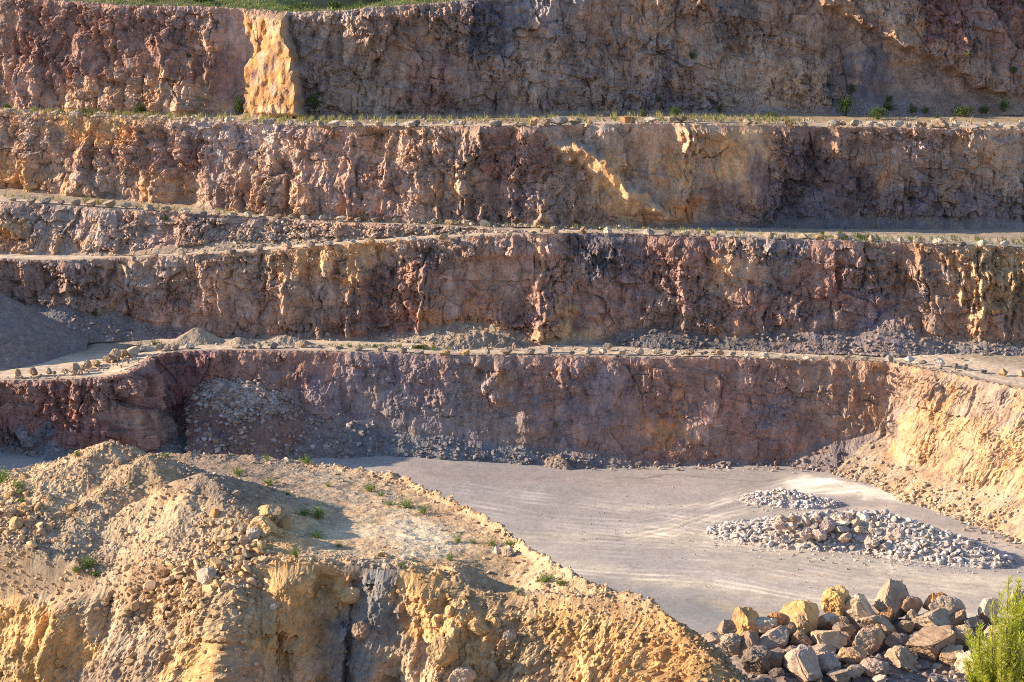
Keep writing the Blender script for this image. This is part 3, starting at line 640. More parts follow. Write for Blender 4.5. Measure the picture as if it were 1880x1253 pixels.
edge_m = micro[nfar + nt_ - 1][None] * np.exp(-DN / .6); HP[nfar + nt_:, :, 2] += edge_m[nfar + nt_:]
HP[:nfar, :, 2] += micro[nfar][None] * (np.arange(nfar)[:, None] / nfar) ** 3
# front cliff
cl = (DN > 0)
SX = np.concatenate([[0], np.cumsum(np.hypot(np.diff(An[:, 0]), np.diff(An[:, 1])))])[None] + 0 * U
ZZ = HP[..., 2]
wx = SX + 1.2 * perlin(SX / 4, ZZ / 6, 440); wz = ZZ + 1.2 * perlin(SX / 5, ZZ / 4, 441)
rub = np.interp(U, [0, 190, 260, 460, 500, 740, 850, 1560], [.05, .2, .6, .6, .05, .1, .7, .75])   # how rubbly instead of rocky
q1 = .25 * perlin(SX / .6, ZZ / .6, 470) + .12 * perlin(SX / .22, ZZ / .22, 472); q2 = .25 * perlin(SX / .6, ZZ / .6, 471) + .12 * perlin(SX / .22, ZZ / .22, 473)
rub = rub * (.25 + .75 * np.exp(-DN / 4.))
h1, i1 = hull((SX + q1) / 3.2, (ZZ + q2) / 5., 442, .9); h2, i2 = hull((SX + q1) / 1.3, (ZZ + q2) / 1.7, 443, 1.0); hh3, i3b = hull((SX + q1) / .52, (ZZ + q2) / .6, 444, 1.0); hh4, e4, i4b = facets(SX / .22 + .2 * hh3, ZZ / .26, 445, .9)
big = 1.9 * perlin(SX / 6., ZZ / 18., 446) + .6 * perlin(SX / 2.6, ZZ / 7., 447)
rid = 1 - 2.2 * np.abs(perlin(wx / 3.2, ZZ / 12., 448))
Dc = big * (.9 - .3 * rub) + rid * .25 * (1 - .6 * rub) + h1 * 1.5 * (1 - .5 * rub) + h2 * .75 + (.3 + .7 * rub) * (hh3 * .36 + hh4 * .16 + .45 * lumps((SX + q1) / .9, (ZZ + q2) / .9, 475) + .3 * lumps((SX + q1) / .42, (ZZ + q2) / .42, 476)) + .5 * np.maximum(fbm(SX / 2.2, ZZ / 3., 4, 460), -.2) + .1 * fbm(SX / .4, ZZ / .5, 3, 465)
Dc = Dc + 1.6 * np.exp(-((U - 545) / 45.) ** 2) - .8 * np.exp(-((U - 672) / 30.) ** 2) + 1.0 * np.exp(-((U - 775) / 30.) ** 2) - .8 * np.exp(-((U - 190) / 35.) ** 2) + 1.0 * np.exp(-((U - 130) / 30.) ** 2) + .9 * np.exp(-((U - 20) / 30.) ** 2) \
    + 1.1 * np.exp(-((U - 860 + 0 * DN) / 40.) ** 2) * sstep(1, 4, DN)
Dc = Dc * sstep(0, 1.2, DN)
HP[..., 0] += np.where(cl, Nn_[None, :, 0] * Dc, 0); HP[..., 1] += np.where(cl, Nn_[None, :, 1] * Dc, 0)
HP[..., 2] += np.where(cl, .12 * rub * hh3 * sstep(0, 1, DN), 0)
PX, PY, _ = project(HP)
uw = PX + 20 * perlin(x / 1.5, ZZ / 1.5 + y / 3, 450); vw = (PY + 16 * perlin(x / 1.2, ZZ / 1.2 + y / 2.5, 451)) / 200.
hc = [(100, 890, 'sand'), (200, 860, 'tan'), (280, 880, 'soil'), (330, 990, 'sand'), (300, 930, 'sand'), (430, 880, 'greybrown'), (370, 870, 'greybrown'), (600, 890, 'greytan'), (690, 980, 'sand'), (760, 985, 'cream'), (600, 985, 'sand'),
      (880, 950, 'tan'), (800, 920, 'tan'), (500, 1000, 'ochre'), (420, 1010, 'tan'), (300, 1060, 'tan'), (100, 1070, 'greytan'), (20, 1045, 'greytan'), (30, 1150, 'ochre'), (40, 1230, 'olive'), (130, 1180, 'ochre'), (200, 1160, 'greytan'),
      (200, 1240, 'greybrown'), (280, 1200, 'greytan'), (340, 1120, 'soil'), (350, 1220, 'ochre'), (450, 1110, 'sand'), (440, 1230, 'tan'), (540, 1080, 'ochre'), (520, 1180, 'ochre'), (560, 1240, 'tan'), (610, 1100, 'ochre'), (650, 1140, 'bluegrey'),
      (695, 1070, 'bluegrey'), (700, 1140, 'bluegrey'), (655, 1230, 'bluegrey'), (760, 1070, 'ochre'), (740, 1200, 'greytan'), (790, 1140, 'ochre'), (850, 1170, 'ochre'), (950, 1200, 'soil'), (900, 1080, 'soil'), (1050, 1140, 'ochre'), (1150, 1200, 'ochre'),
      (1000, 1060, 'sand'), (1250, 1200, (.42, .26, .13)), (1330, 1240, (.36, .24, .13)), (1100, 1090, 'tan'), (150, 1020, 'greytan'), (700, 1240, 'greytan')]
c = shepard(uw, vw, [(a, b / 200., q) for a, b, q in hc], su=60, sv=.22)
c = c * (.84 + .3 * np.where(cl, i2, i3))[..., None] * (.92 + .16 * np.where(cl, i3b, i4))[..., None]
c = c * (1 + .15 * fbm(x / 1.3, y / .5 + ZZ, 3, 455))[..., None]
c = c * np.array((1.06, 1.03, .96))
trk = np.exp(-((PY - np.interp(PX, [560, 650, 760, 860], [985, 975, 985, 1000]) + 5 * perlin(x / 2, y / 2, 456)) / 12.) ** 2) * sstep(560, 640, PX) * (1 - sstep(830, 890, PX)) * onp
c = c * (1 - .6 * trk[..., None]) + np.array((.70, .58, .42)) * .6 * trk[..., None]
me = new_mesh('spoil_hill', HP, grid_faces(nr, nc)[:, ::-1].copy(), M_HILL, c.reshape(-1, 3))
link('spoil_mound', me, 'ochre spoil hill with two heaps and a broken yellow cliff in front', 'hill', None, 'structure')
HILL = dict(P=HP, U=U, PX=PX, PY=PY, onp=onp, cl=cl, dF=dF, dN=dN, mk=mk, col=c, rub=rub, DN=DN)

# ------------------------------------------------------------------ loose heaps on the benches (each a mound of its own)
def heap(name, px, py, z, w, h, depth, col, label, seed, px_h=None, rough=.1, cat='heap', skew=0., kind=None):
    """mound with an uneven outline; centre of its base at (px, py, z); w, depth, h in metres"""
    c0 = at_z(px, py, z); n = 90
    g = np.linspace(-1.15, 1.15, n); A, B = np.meshgrid(g, g)
    a = np.arctan2(B, A); r = np.hypot(A - skew * .3, B) * (1 + .12 * np.sin(3 * a + seed) + .08 * np.sin(5 * a + 2 * seed))
    zz = h * np.clip(1.06 - np.sqrt(r * r + .012), -.2, 1) * 1.0
    X = c0[0] + A * w / 2; Y = c0[1] + B * depth / 2
    q, _, ii = facets(X / .35, Y / .35, seed + 1, .7)
    zz = zz + (rough * q + rough * 1.5 * fbm(X / 1.1, Y / 1.1, 3, seed + 2)) * sstep(-.1, .3, zz)
    Z = z + zz
    cc = np.array(C[col] if isinstance(col, str) else col)[None, None] * (.85 + .3 * ii)[..., None]
    me = new_mesh(name, np.stack([X, Y, Z], -1), grid_faces(n, n), M_SCREE, cc.reshape(-1, 3))
    o = link(name, me, label, cat, None, kind)
    return np.stack([X, Y, Z], -1), zz
heap('talus_cone', -88, 640, 13.9, 34, 11.5, 22, (.21, .18, .18), 'tall grey talus cone leaning on the left end of the third face', 501, rough=.2, kind='structure')
heap('gravel_heap', 25, 650, 13.6, 13, 2.9, 8, 'redbrown', 'brown gravel heap in shade beside the curve of the lower road', 511, rough=.05)
heap('gravel_heap', 362, 631, 14.3, 8.0, 2.5, 5, 'greytan', 'smooth grey gravel heap against the foot of the third face', 521, rough=.05)
heap('gravel_heap', 440, 634, 14.3, 6, 1.2, 4, 'greytan', 'low grey gravel heap just right of the smooth tall one', 531, rough=.06)
heap('rubble_heap', 525, 635, 14.3, 9, 1.6, 4.5, 'greytan', 'low stony heap behind the lower road boulders', 541, rough=.12)
heap('rubble_heap', 880, 636, 14.3, 16, 2.2, 5, 'greybrown', 'stony rockfall heap at the foot of the third face', 551, rough=.2)
heap('rubble_heap', 1025, 858, 0, 5, 1.9, 4, 'greybrown', 'pointed rubble heap at the foot of the lowest face', 561, rough=.2)
heap('rubble_heap', 710, 838, .2, 13, 2.2, 7, 'greypurple', 'shaded rubble heap where the rockfall meets the floor', 571, rough=.2)
# ------------------------------------------------------------------ stones
def ico(sub):
    t = (1 + 5 ** .5) / 2
    v = [(-1, t, 0), (1, t, 0), (-1, -t, 0), (1, -t, 0), (0, -1, t), (0, 1, t), (0, -1, -t), (0, 1, -t), (t, 0, -1), (t, 0, 1), (-t, 0, -1), (-t, 0, 1)]
    f = [(0, 11, 5), (0, 5, 1), (0, 1, 7), (0, 7, 10), (0, 10, 11), (1, 5, 9), (5, 11, 4), (11, 10, 2), (10, 7, 6), (7, 1, 8), (3, 9, 4), (3, 4, 2), (3, 2, 6), (3, 6, 8), (3, 8, 9), (4, 9, 5), (2, 4, 11), (6, 2, 10), (8, 6, 7), (9, 8, 1)]
    v = [np.array(p) / np.linalg.norm(p) for p in v]
    for _ in range(sub):
        mid = {}; nf = []
        def m(a, b):
            k = (min(a, b), max(a, b))
            if k not in mid:
                p = v[a] + v[b]; v.append(p / np.linalg.norm(p)); mid[k] = len(v) - 1
            return mid[k]
        for a, b, c in f:
            x, y, z = m(a, b), m(b, c), m(c, a); nf += [(a, x, z), (b, y, x), (c, z, y), (x, y, z)]
        f = nf
    return np.array(v), np.array(f, np.int32)

def stone_shape(sub, seed, planes=11, cut=(.55, .88), stretch=(1, 1, 1), rough=.03, big=.12):
    r = np.random.default_rng(seed); v, f = ico(sub); v = v.copy()
    base = v.copy()
    for k in range(planes):
        n = r.normal(size=3); n /= np.linalg.norm(n); d = r.uniform(*cut)
        ex = np.maximum(v @ n - d, 0); v -= ex[:, None] * n
    if rough > 0:
        off = r.uniform(0, 100, 3)
        for k in range(34):          # small chips off the edges
            n = r.normal(size=3); n /= np.linalg.norm(n); q = v @ n; ex = np.maximum(q - q.max() * r.uniform(.86, .975), 0); v -= ex[:, None] * n
        X3, Y3, Z3 = base.T
        def n3(f, sd): return (fbm(X3 * f + off[0] + .6 * Z3 * f, Y3 * f + off[1], 3, sd) + fbm(Y3 * f + off[2], Z3 * f - .5 * X3 * f + off[0], 3, sd + 3) + fbm(Z3 * f + off[1], X3 * f + .4 * Y3 * f, 3, sd + 5)) * .6
        v *= (1 + big * n3(1.6, seed % 50) + rough * 1.5 * n3(5., seed % 50 + 7) + rough * .7 * n3(13., seed % 50 + 9))[:, None]
    v *= np.array(stretch)
    v /= np.abs(v).max()
    return v, f

# a dozen boulder bodies, each about 2 across, shared by the boulders
KIND = {}
def body(key, **kw):
    v, f = stone_shape(5, **kw)
    v[:, 0] /= np.ptp(v[:, 0]); v[:, 1] /= np.ptp(v[:, 1]); v[:, 2] /= np.ptp(v[:, 2])     # unit box
    v -= (v.max(0) + v.min(0)) / 2
    KIND[key] = new_mesh('boulder_' + key, v, f, M_BOULDER, None, smooth=False)
for k in range(5): body('block%d' % k, seed=40 + k, planes=9, cut=(.42, .68), rough=.03, big=.10)
for k in range(4): body('round%d' % k, seed=60 + k, planes=10, cut=(.74, .94), rough=.032, big=.16)
for k in range(3): body('point%d' % k, seed=80 + k, planes=8, cut=(.42, .62), stretch=(1, 1, 1.2), rough=.03, big=.16)
for k in range(3): body('slab%d' % k, seed=95 + k, planes=9, cut=(.5, .8), stretch=(1, .9, .55), rough=.03, big=.12)
SHAPES = dict(b='block', r='round', p='point', f='slab')
SHAPE_WORD = dict(b='blocky', r='rounded', p='pointed', f='flat')
NV = dict(block=5, round=4, point=3, slab=3)
TINT = dict(t=('tan', (.43, .33, .24)), g=('grey', (.355, .305, .265)), d=('dark', (.21, .18, .165)), p=('pale', (.55, .47, .39)), o=('ochre', (.52, .35, .18)), b=('brown', (.31, .225, .17)),
            w=('whitish', (.66, .60, .54)), k=('pinkish', (.46, .345, .30)), r=('orange brown', (.47, .26, .13)), u=('purplish grey', (.32, .265, .25)), y=('yellow ochre', (.52, .37, .19)))
brng = np.random.default_rng(99)
BOUNDS = []
def boulder(center, w, h, tint, shape, label, group, depth=None, tilt=0., roll=.12, spin=None, lit=1.0):
    kk = SHAPES[shape]; me = KIND[kk + str(brng.integers(NV[kk]))]
    o = bpy.data.objects.new('boulder', me); COL.objects.link(o)
    o.location = center
    o.scale = (w * 1.03, depth or w * brng.uniform(.8, 1.05), h * 1.06)
    o.rotation_euler = (brng.uniform(-roll, roll), tilt + brng.uniform(-roll, roll) * .6, brng.uniform(-.5, .5) if spin is None else spin)
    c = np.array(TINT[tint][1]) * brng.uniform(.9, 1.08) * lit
    o.color = (*c, 1)
    o['label'] = label; o['category'] = 'boulder'; o['group'] = group
    BOUNDS.append((np.array(center), w, h))
    return o

ORD = ('first second third fourth fifth sixth seventh eighth ninth tenth eleventh twelfth thirteenth fourteenth fifteenth sixteenth seventeenth eighteenth nineteenth twentieth').split()
TENS = {2: 'twenty', 3: 'thirty', 4: 'forty', 5: 'fifty', 6: 'sixty'}
def ordw(n):
    if n <= 20: return ORD[n - 1]
    t, u = divmod(n, 10)
    return {3: 'thirtieth', 4: 'fortieth', 5: 'fiftieth', 6: 'sixtieth'}[t] if u == 0 else TENS[t] + '-' + ORD[u - 1]

def row(text, zline, where, group):
    items = []
    for tok in text.split():
        x, y, w, h, k = tok.split(','); items.append((float(x), float(y), float(w), float(h), k[0], k[1]))
    items.sort()
    n = len(items)
    for i, (x, y, w, h, t, s) in enumerate(items):
        z = float(np.interp(x, *np.array(zline, float).T))
        p = at_z(x, y, z); m = p[1] / F * 1.02
        wm, hm = w * m * 1.12, h * m * 1.15
        size = 'small ' if w < 11 else ('big ' if w >= 20 else '')
        fr = (i + 1, 'left') if i + 1 <= n / 2 else (n - i, 'right')
        lab = f"{size}{TINT[t][0]} {SHAPE_WORD[s]} boulder on {where}, {ordw(fr[0])} from {fr[1]}"
        c = (p[0], p[1] + wm * .25, p[2] + hm * .40)
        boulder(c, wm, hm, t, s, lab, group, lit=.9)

row("""15,211,24,11,tr 51,212,15,8,tf 78,213,13,10,or 98,213,13,8,pb 138,215,20,10,gr 176,217,20,6,gf 244,220,13,6,gf 264,218,12,6,gb 278,222,16,9,pb 301,223,15,9,tr 343,224,20,9,tr 375,226,12,8,gb 420,228,20,12,pp 429,214,23,12,gr 463,229,18,9,tr
493,231,18,11,gb 532,232,15,10,gr 559,232,15,8,pr 587,233,15,10,tp 612,233,20,10,pb 649,233,28,11,tr 696,233,13,9,ob 725,233,15,6,gf 752,233,22,9,pr 765,232,12,10,db 834,231,12,8,wb 848,231,15,8,tb 909,232,23,10,gr 947,232,10,7,tb
958,232,26,5,tf 980,231,13,14,ob 1001,232,19,13,br 1026,230,31,14,gb 1057,228,23,10,tp 1083,229,9,8,ob 1154,225,26,10,rf 1195,224,23,8,pf 1231,224,15,9,tr 1251,224,17,10,bb 1282,225,13,6,pf 1373,229,15,10,tb
1448,231,17,10,rp 1475,233,15,8,tr 1531,232,20,11,gr 1547,231,15,7,rb 1569,232,18,11,tb 1598,233,13,10,pr 1622,233,15,9,pp 1650,234,18,11,pb 1669,234,9,9,gb 1685,234,11,10,tb 1696,234,10,9,rr 1709,235,8,6,tr 1728,235,29,15,bp 1755,234,11,10,pp
1792,236,20,6,gf 1808,236,13,8,or 1822,236,15,10,pr 1836,236,12,8,pb 1856,237,12,5,tf 1872,236,17,11,tb""", [(0, 43.9), (450, 43.8), (560, 43.9), (800, 44.3), (1000, 44.6), (1200, 44.85), (1300, 44.6), (1500, 44.4), (1880, 44.3)],
    'the edge of the top bench', 'boulders along the edge of the top bench')
row("""22,370,13,6,tr 57,373,16,10,tb 83,374,18,10,gb 113,375,11,7,bb 138,377,17,10,gr 166,379,17,10,tb 198,381,19,11,tb 231,382,17,9,pb 272,387,19,10,gp 303,390,20,10,tr 338,394,20,10,pr 373,396,14,7,df 397,397,15,9,tr 427,398,18,7,gf 455,400,15,10,pb
483,400,15,7,tf 511,402,15,8,br 535,402,13,7,gb 559,403,14,7,pf 592,405,15,9,gp 626,406,18,8,pr 656,407,11,7,gb 688,408,14,8,bb 728,409,17,8,tb 761,410,15,9,tb 794,411,11,9,pb 827,413,19,9,or 859,414,19,8,tf 890,416,18,11,wp""",
    [(0, 32.0), (200, 31.4), (480, 30.5), (700, 30.2), (870, 30.1), (950, 29.9)], 'the outer edge of the upper road', 'boulders along the upper road')
row("""244,478,11,7,gp 281,476,17,9,bp 334,472,13,14,pp 373,469,22,8,tf 425,466,17,7,df 475,462,14,9,db 473,451,15,10,pb 526,457,19,12,tp 570,454,15,10,gr 602,452,18,8,pb 646,449,14,7,pf 679,448,17,9,or 728,445,11,5,of 755,444,18,9,wr 794,442,7,4,db 813,441,18,10,ob
850,439,8,10,gp 884,437,10,6,gb 935,434,10,8,pr 978,432,14,6,df 1017,430,16,13,tr 1070,428,15,10,rb 1116,430,15,12,pp 1149,431,12,6,gf 1191,432,20,10,gp 1225,434,17,11,dr 1257,434,18,9,tr 1296,435,15,10,tb 1340,437,15,9,pb 1413,439,15,11,tb
1436,440,13,9,db 1476,439,16,9,tp 1506,440,15,8,or 1541,440,18,10,tf 1601,444,11,11,tp 1653,446,10,9,pp 1685,448,15,10,tr 1723,450,18,11,pr 1763,451,22,6,df 1804,453,14,11,pb 1843,454,18,11,pb""",
    [(230, 25.4), (480, 26.9), (640, 28.1), (800, 29.1), (900, 29.6), (1000, 29.9), (1130, 29.9), (1400, 29.7), (1600, 29.5), (1880, 29.1)], 'the edge of the middle road', 'boulders along the middle road')
row("""31,693,15,14,op 60,690,17,13,bb 74,692,6,5,db 89,688,12,11,tb 99,688,8,6,db 119,687,11,9,tb 137,687,20,18,tp 151,681,12,11,tr 160,677,14,15,tr 175,672,19,9,or 199,666,20,13,br 211,663,20,21,tr 226,657,17,14,ob 241,655,20,17,pb 240,640,15,6,bf 260,645,14,8,gb
291,644,17,10,tb 307,644,12,9,tr 321,642,15,8,tb 346,642,19,10,pp 433,642,15,8,tb 456,642,22,7,gf 475,643,13,13,gb 502,642,13,12,db 531,641,17,6,gf 554,640,20,13,tr 583,641,15,6,gr 621,643,17,6,bf 656,646,17,10,gr 702,648,17,12,gr 738,649,19,10,gp 769,653,17,9,gb
816,655,20,10,or 853,654,15,10,ob 895,651,9,8,gb 930,651,19,11,bb 972,651,19,11,gr 1008,650,12,11,up 1050,652,10,7,db 1080,650,13,10,gb 1107,650,16,10,pp 1116,642,16,11,tb 1143,651,14,11,pb 1174,651,15,11,pr 1207,651,18,9,tp 1237,652,12,8,db 1254,652,5,5,wb
1266,652,17,10,tr 1294,652,13,6,df 1322,652,13,9,op 1345,654,13,7,gb 1373,656,11,6,pf 1403,658,17,10,pr 1438,659,13,6,gr 1484,661,18,6,pf 1516,661,9,6,ob 1551,661,15,6,tf 1588,663,15,7,pb 1633,665,15,11,gp 1671,666,17,10,wp 1695,669,13,6,df 1725,673,19,15,wp 1754,676,10,8,db
1772,679,9,10,db 1806,685,14,5,df 1844,690,15,11,op 1876,692,11,11,tp""",
    [(0, 12.8), (120, 13.3), (200, 13.8), (245, 14.2), (285, 14.5), (320, 14.55), (2000, 14.55)], 'the edge of the lowest bench', 'boulders along the edge of the lowest bench')

# ---- the big boulder pile in front on the floor (zoom coordinates: 3.133 px per photo pixel from (1280, 1050))
FG = """170,335,100,90,b,p|brown boulder wedged behind the grey-white one at the left end of the near pile
80,385,130,60,g,f|flat grey boulder at the far left foot of the near pile
190,420,130,110,g,r|grey boulder with white veins at the left end of the near pile
285,295,150,165,o,p|tall ochre slab with a slanting top at the left of the near pile
375,305,150,75,p,r|pale tan boulder leaning on the tall ochre slab
455,280,95,85,r,b|orange tan boulder behind the pale one, left of the big ochre block
300,430,110,150,b,b|olive brown slab tilted between grey boulders at the left of the near pile
420,395,185,135,u,b|broad purplish grey boulder left of the middle of the near pile
505,360,95,105,b,b|reddish brown boulder under the left side of the big ochre block
595,278,190,185,y,b|big angular yellow ochre block on the left half of the near pile
600,405,105,115,b,b|narrow brown boulder standing below the big ochre block
340,520,160,150,d,r|dark blue-grey boulder at the front left of the near pile
450,510,110,105,d,b|dark grey boulder beside the dark blue-grey one
460,580,75,45,d,b|small dark stone below the two dark boulders
610,560,215,215,k,b|huge pinkish grey boulder at the bottom edge of the near pile
540,462,95,60,u,f|low purplish boulder on top of the huge pinkish grey one
795,185,150,170,y,r|rounded olive ochre boulder standing up at the top of the near pile
745,275,110,65,p,f|small pale boulder under the upright olive ochre one
935,232,160,165,p,b|pale cream block with a flat lit face at the top of the near pile
820,290,95,65,t,b|tan boulder between the upright ochre one and the cream block
845,335,115,65,b,f|flat red-brown boulder in the middle of the near pile
750,400,190,110,t,f|broad flat-topped tan boulder at the middle of the near pile
985,405,165,145,t,b|tan block with a pitted lit face at the middle of the near pile
1035,312,190,115,t,p|ridged tan boulder under the cream block
1070,255,105,85,r,b|orange brown boulder between the cream block and the tall grey one
1125,178,185,215,g,p|tall pointed grey boulder at the top of the near pile
1225,200,120,105,b,b|brownish grey boulder behind the tall pointed one
1245,265,75,85,g,b|small grey boulder at the right foot of the tall pointed one
1385,185,145,100,r,p|orange-topped boulder at the upper right of the near pile
1435,222,180,140,g,b|grey-brown boulder behind the wide rough grey one
1365,290,220,120,g,f|wide rough grey boulder at the right of the near pile
1480,278,105,85,b,b|brown boulder at the right end of the wide rough grey one
1345,430,255,170,b,b|big brown boulder tilted to the right below the wide grey one
1520,392,135,135,t,r|greyish tan boulder left of the pine
1170,498,175,110,g,p|low grey tan boulder below the big brown one
1150,405,135,95,d,b|dark brown boulder in the shaded gap of the near pile
890,482,150,95,t,r|tan-topped grey boulder in the front middle of the near pile
720,462,140,70,g,f|flat grey boulder right of the huge pinkish one
730,525,170,110,u,f|purplish slab low in front of the flat grey boulder
1010,552,160,90,u,r|purplish grey boulder near the bottom middle of the near pile
1460,492,125,95,t,b|mottled tan boulder left of the pale one by the pine
1575,530,170,140,p,r|pale rounded boulder partly behind the pine
1670,222,125,130,p,b|cream boulder standing behind the pine top
1580,300,115,65,d,f|dark flat boulder at the back right of the near pile
1700,372,180,100,k,b|pinkish boulder behind the middle of the pine
1850,190,130,150,k,b|pinkish boulder behind the pine at the picture edge
835,382,90,60,b,b|brown stone between the flat-topped and pitted tan boulders
785,547,75,55,k,b|small pinkish stone in front of the tan-topped grey boulder
810,600,115,65,u,b|purplish stone at the very bottom middle of the near pile
1045,622,65,40,w,b|small white stone at the bottom edge of the near pile
900,572,110,65,g,b|grey stone between the purplish ones at the bottom
1205,312,85,50,t,f|small flat tan stone left of the wide rough grey boulder
1650,460,150,100,p,b|pale blocky boulder behind the lower pine"""
def pile_depth(py):       # the pile leans away from the viewer
    return np.interp(py, [1075, 1130, 1190, 1253, 1290], [250, 246.5, 240, 233, 229])
for line in FG.split('\n'):
    a, lab = line.split('|'); x, y, w, h, t, s = a.split(',')
    px, py = 1280 + float(x) / 3.133, 1050 + float(y) / 3.133
    d = float(pile_depth(py)); p = at_y(px, py, d); m = d * 1.22 / F / 3.133
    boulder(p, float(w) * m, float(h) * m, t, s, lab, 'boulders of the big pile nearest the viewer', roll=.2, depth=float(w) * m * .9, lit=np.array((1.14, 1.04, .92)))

# ---- the pile in the middle of the floor (zoom 3.133 from (1280, 880))
MID = """488,235,65,60,t,b|greyish tan boulder at the upper left of the middle pile
555,235,80,55,t,b|tan boulder second along the top of the middle pile
628,242,50,75,g,p|narrow grey boulder standing on the left half of the middle pile
690,240,75,50,t,b|tan grey boulder right of the narrow standing one
475,270,75,50,k,r|pale pinkish boulder at the left shoulder of the middle pile
545,270,80,45,g,f|flat grey boulder under the tan one on the middle pile
622,315,75,80,k,p|pinkish boulder with a pointed top on the front of the middle pile
700,318,90,68,k,r|rounded pinkish boulder right of the pointed pinkish one
668,275,58,48,g,b|small grey boulder above the two pinkish ones
752,275,90,80,u,b|purplish grey boulder near the centre of the middle pile
815,215,70,50,p,p|pale tan boulder on the highest part of the middle pile
868,225,50,70,g,b|grey boulder leaning on the pale tan top one
830,255,90,40,p,f|flat pale boulder below the top of the middle pile
905,260,62,60,t,b|tan boulder left of the big cream boulder
960,232,92,90,w,p|big cream white boulder crowning the middle pile
1005,252,60,70,t,b|tan grey boulder against the right of the big cream one
1080,255,88,55,g,b|dark-sided grey boulder right of the cream one
830,290,90,45,g,f|flat grey boulder in the centre front of the middle pile
1120,282,72,62,p,b|cream block on the right half of the middle pile
1155,325,88,85,k,b|big tan pink block at the right front of the middle pile
1200,290,62,60,u,b|purplish stone behind the tan pink block
1020,300,92,36,t,f|long flat tan stone under the big cream boulder
845,335,82,50,t,b|greyish ochre stone on the front of the middle pile
1005,365,88,65,g,r|rounded grey white boulder low on the middle pile
1110,345,82,50,t,b|tan stone left of the tan pink block
1245,345,92,70,g,b|grey boulder at the right end of the large stones
1300,320,48,80,k,p|upright pale pink stone at the right end of the large stones
1220,385,62,50,t,r|small tan grey stone low on the right of the middle pile
925,290,62,40,t,b|small tan stone under the tan boulder of the middle pile
1085,385,72,45,g,f|flat grey stone at the front foot of the middle pile
755,240,60,50,g,b|small grey boulder on the ridge of the middle pile
1380,345,62,50,g,b|grey stone among the rubble right of the large stones"""
def mid_depth(py): return np.interp(py, [940, 985, 1020, 1045], [290.5, 286, 282.5, 280.5])
for line in MID.split('\n'):
    a, lab = line.split('|'); x, y, w, h, t, s = a.split(',')
    px, py = 1280 + float(x) / 3.133, 880 + float(y) / 3.133
    d = float(mid_depth(py)); p = at_y(px, py, d); p[2] = max(p[2], float(h) / 3.133 * d / F * .35); m = d * 1.06 / F / 3.133
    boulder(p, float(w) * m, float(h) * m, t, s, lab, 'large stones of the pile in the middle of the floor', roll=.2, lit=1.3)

# ---- single boulders on the hill and elsewhere
def surf_depth(px, py, S):
    """point of a surface grid nearest to a pixel, nearest to the viewer"""
    k = (S['PX'] - px) ** 2 + (S['PY'] - py) ** 2
    m = k < 3.0
    if not m.any(): i = np.unravel_index(np.argmin(k), k.shape); return S['P'][i]
    yy = np.where(m, S['P'][..., 1], 9e9); i = np.unravel_index(np.argmin(yy), yy.shape); return S['P'][i]
_px, _py, _ = project(HILL['P']); HILL['PX'], HILL['PY'] = _px, _py
HB = """484,962,52,38,o,p|large ochre boulder under a capping slab on the hill top
492,938,62,28,o,f|ochre slab capping the large boulder on the hill top
524,958,22,34,o,b|ochre block against the right of the capped boulder
380,1054,36,32,p,b|pale cream boulder among yellow rubble at the brink
395,940,17,15,r,b|orange boulder left of the capped ochre pair
30,960,30,24,o,b|orange brown boulder at the left edge of the hill
42,935,22,20,o,r|ochre boulder above the left edge cluster
20,940,22,18,t,b|tan boulder at the far left of the hill
60,948,18,14,t,b|small tan boulder right of the left edge cluster
914,1009,14,17,w,p|white pointed stone at the hill's right rim
932,1013,24,17,t,r|tan boulder beside the white stone at the rim
741,1022,12,8,w,r|small white stone on the brink above the blue-grey vein
702,1017,16,12,o,b|ochre stone on the brink left of the white one
445,970,26,18,t,b|tan boulder left below the capped ochre boulder
467,978,30,18,p,f|pale flat boulder in front of the capped ochre boulder
420,990,22,14,o,b|ochre boulder in the yellow rubble below the heap
300,1052,24,18,r,b|orange brown boulder at the brink above the gully
312,1062,26,14,b,f|brown slab at the brink above the gully
878,1150,42,40,o,b|rounded ochre block stuck in the right broken slope
908,1142,22,22,o,r|ochre stone touching the rounded block
800,1140,20,22,o,p|pointed ochre stone high on the right broken slope
826,1120,18,22,o,b|ochre stone above the pointed one
815,1190,56,58,o,b|big ochre block low in the right broken slope
832,1165,24,26,y,b|yellow block above the big ochre one
850,1240,52,40,t,b|tan block at the bottom edge below the big ochre one
905,1230,24,40,t,p|tall tan stone at the bottom of the right broken slope
935,1165,26,26,g,r|grey stone right of the rounded ochre block
645,1090,36,30,o,b|ochre block lodged at the top of the blue-grey vein
662,1155,32,38,b,r|brown block lodged in the blue-grey vein
350,1130,20,16,o,b|ochre stone on the rubble chute
502,1113,14,10,w,f|white flat stone on the sandy chute
165,838,12,11,t,b|tan stone near the top of the larger heap
218,845,13,14,t,r|tan stone on the summit of the larger heap
132,932,18,14,o,b|orange stone on the left flank of the larger heap
160,925,14,12,b,b|brown stone left of the heaps' hollow
432,905,16,11,t,b|tan stone at the shaded foot of the smaller heap"""
for line in HB.split('\n'):
    a, lab = line.split('|'); x, y, w, h, t, s = a.split(','); x, y, w, h = map(float, (x, y, w, h))
    p = surf_depth(x, y + h * .3, HILL); m = p[1] / F * 1.05
    boulder((p[0], p[1] - w * m * .05, p[2] + h * m * .22), w * m, h * m, t, s, lab, 'boulders lying on the spoil hill', roll=.2)
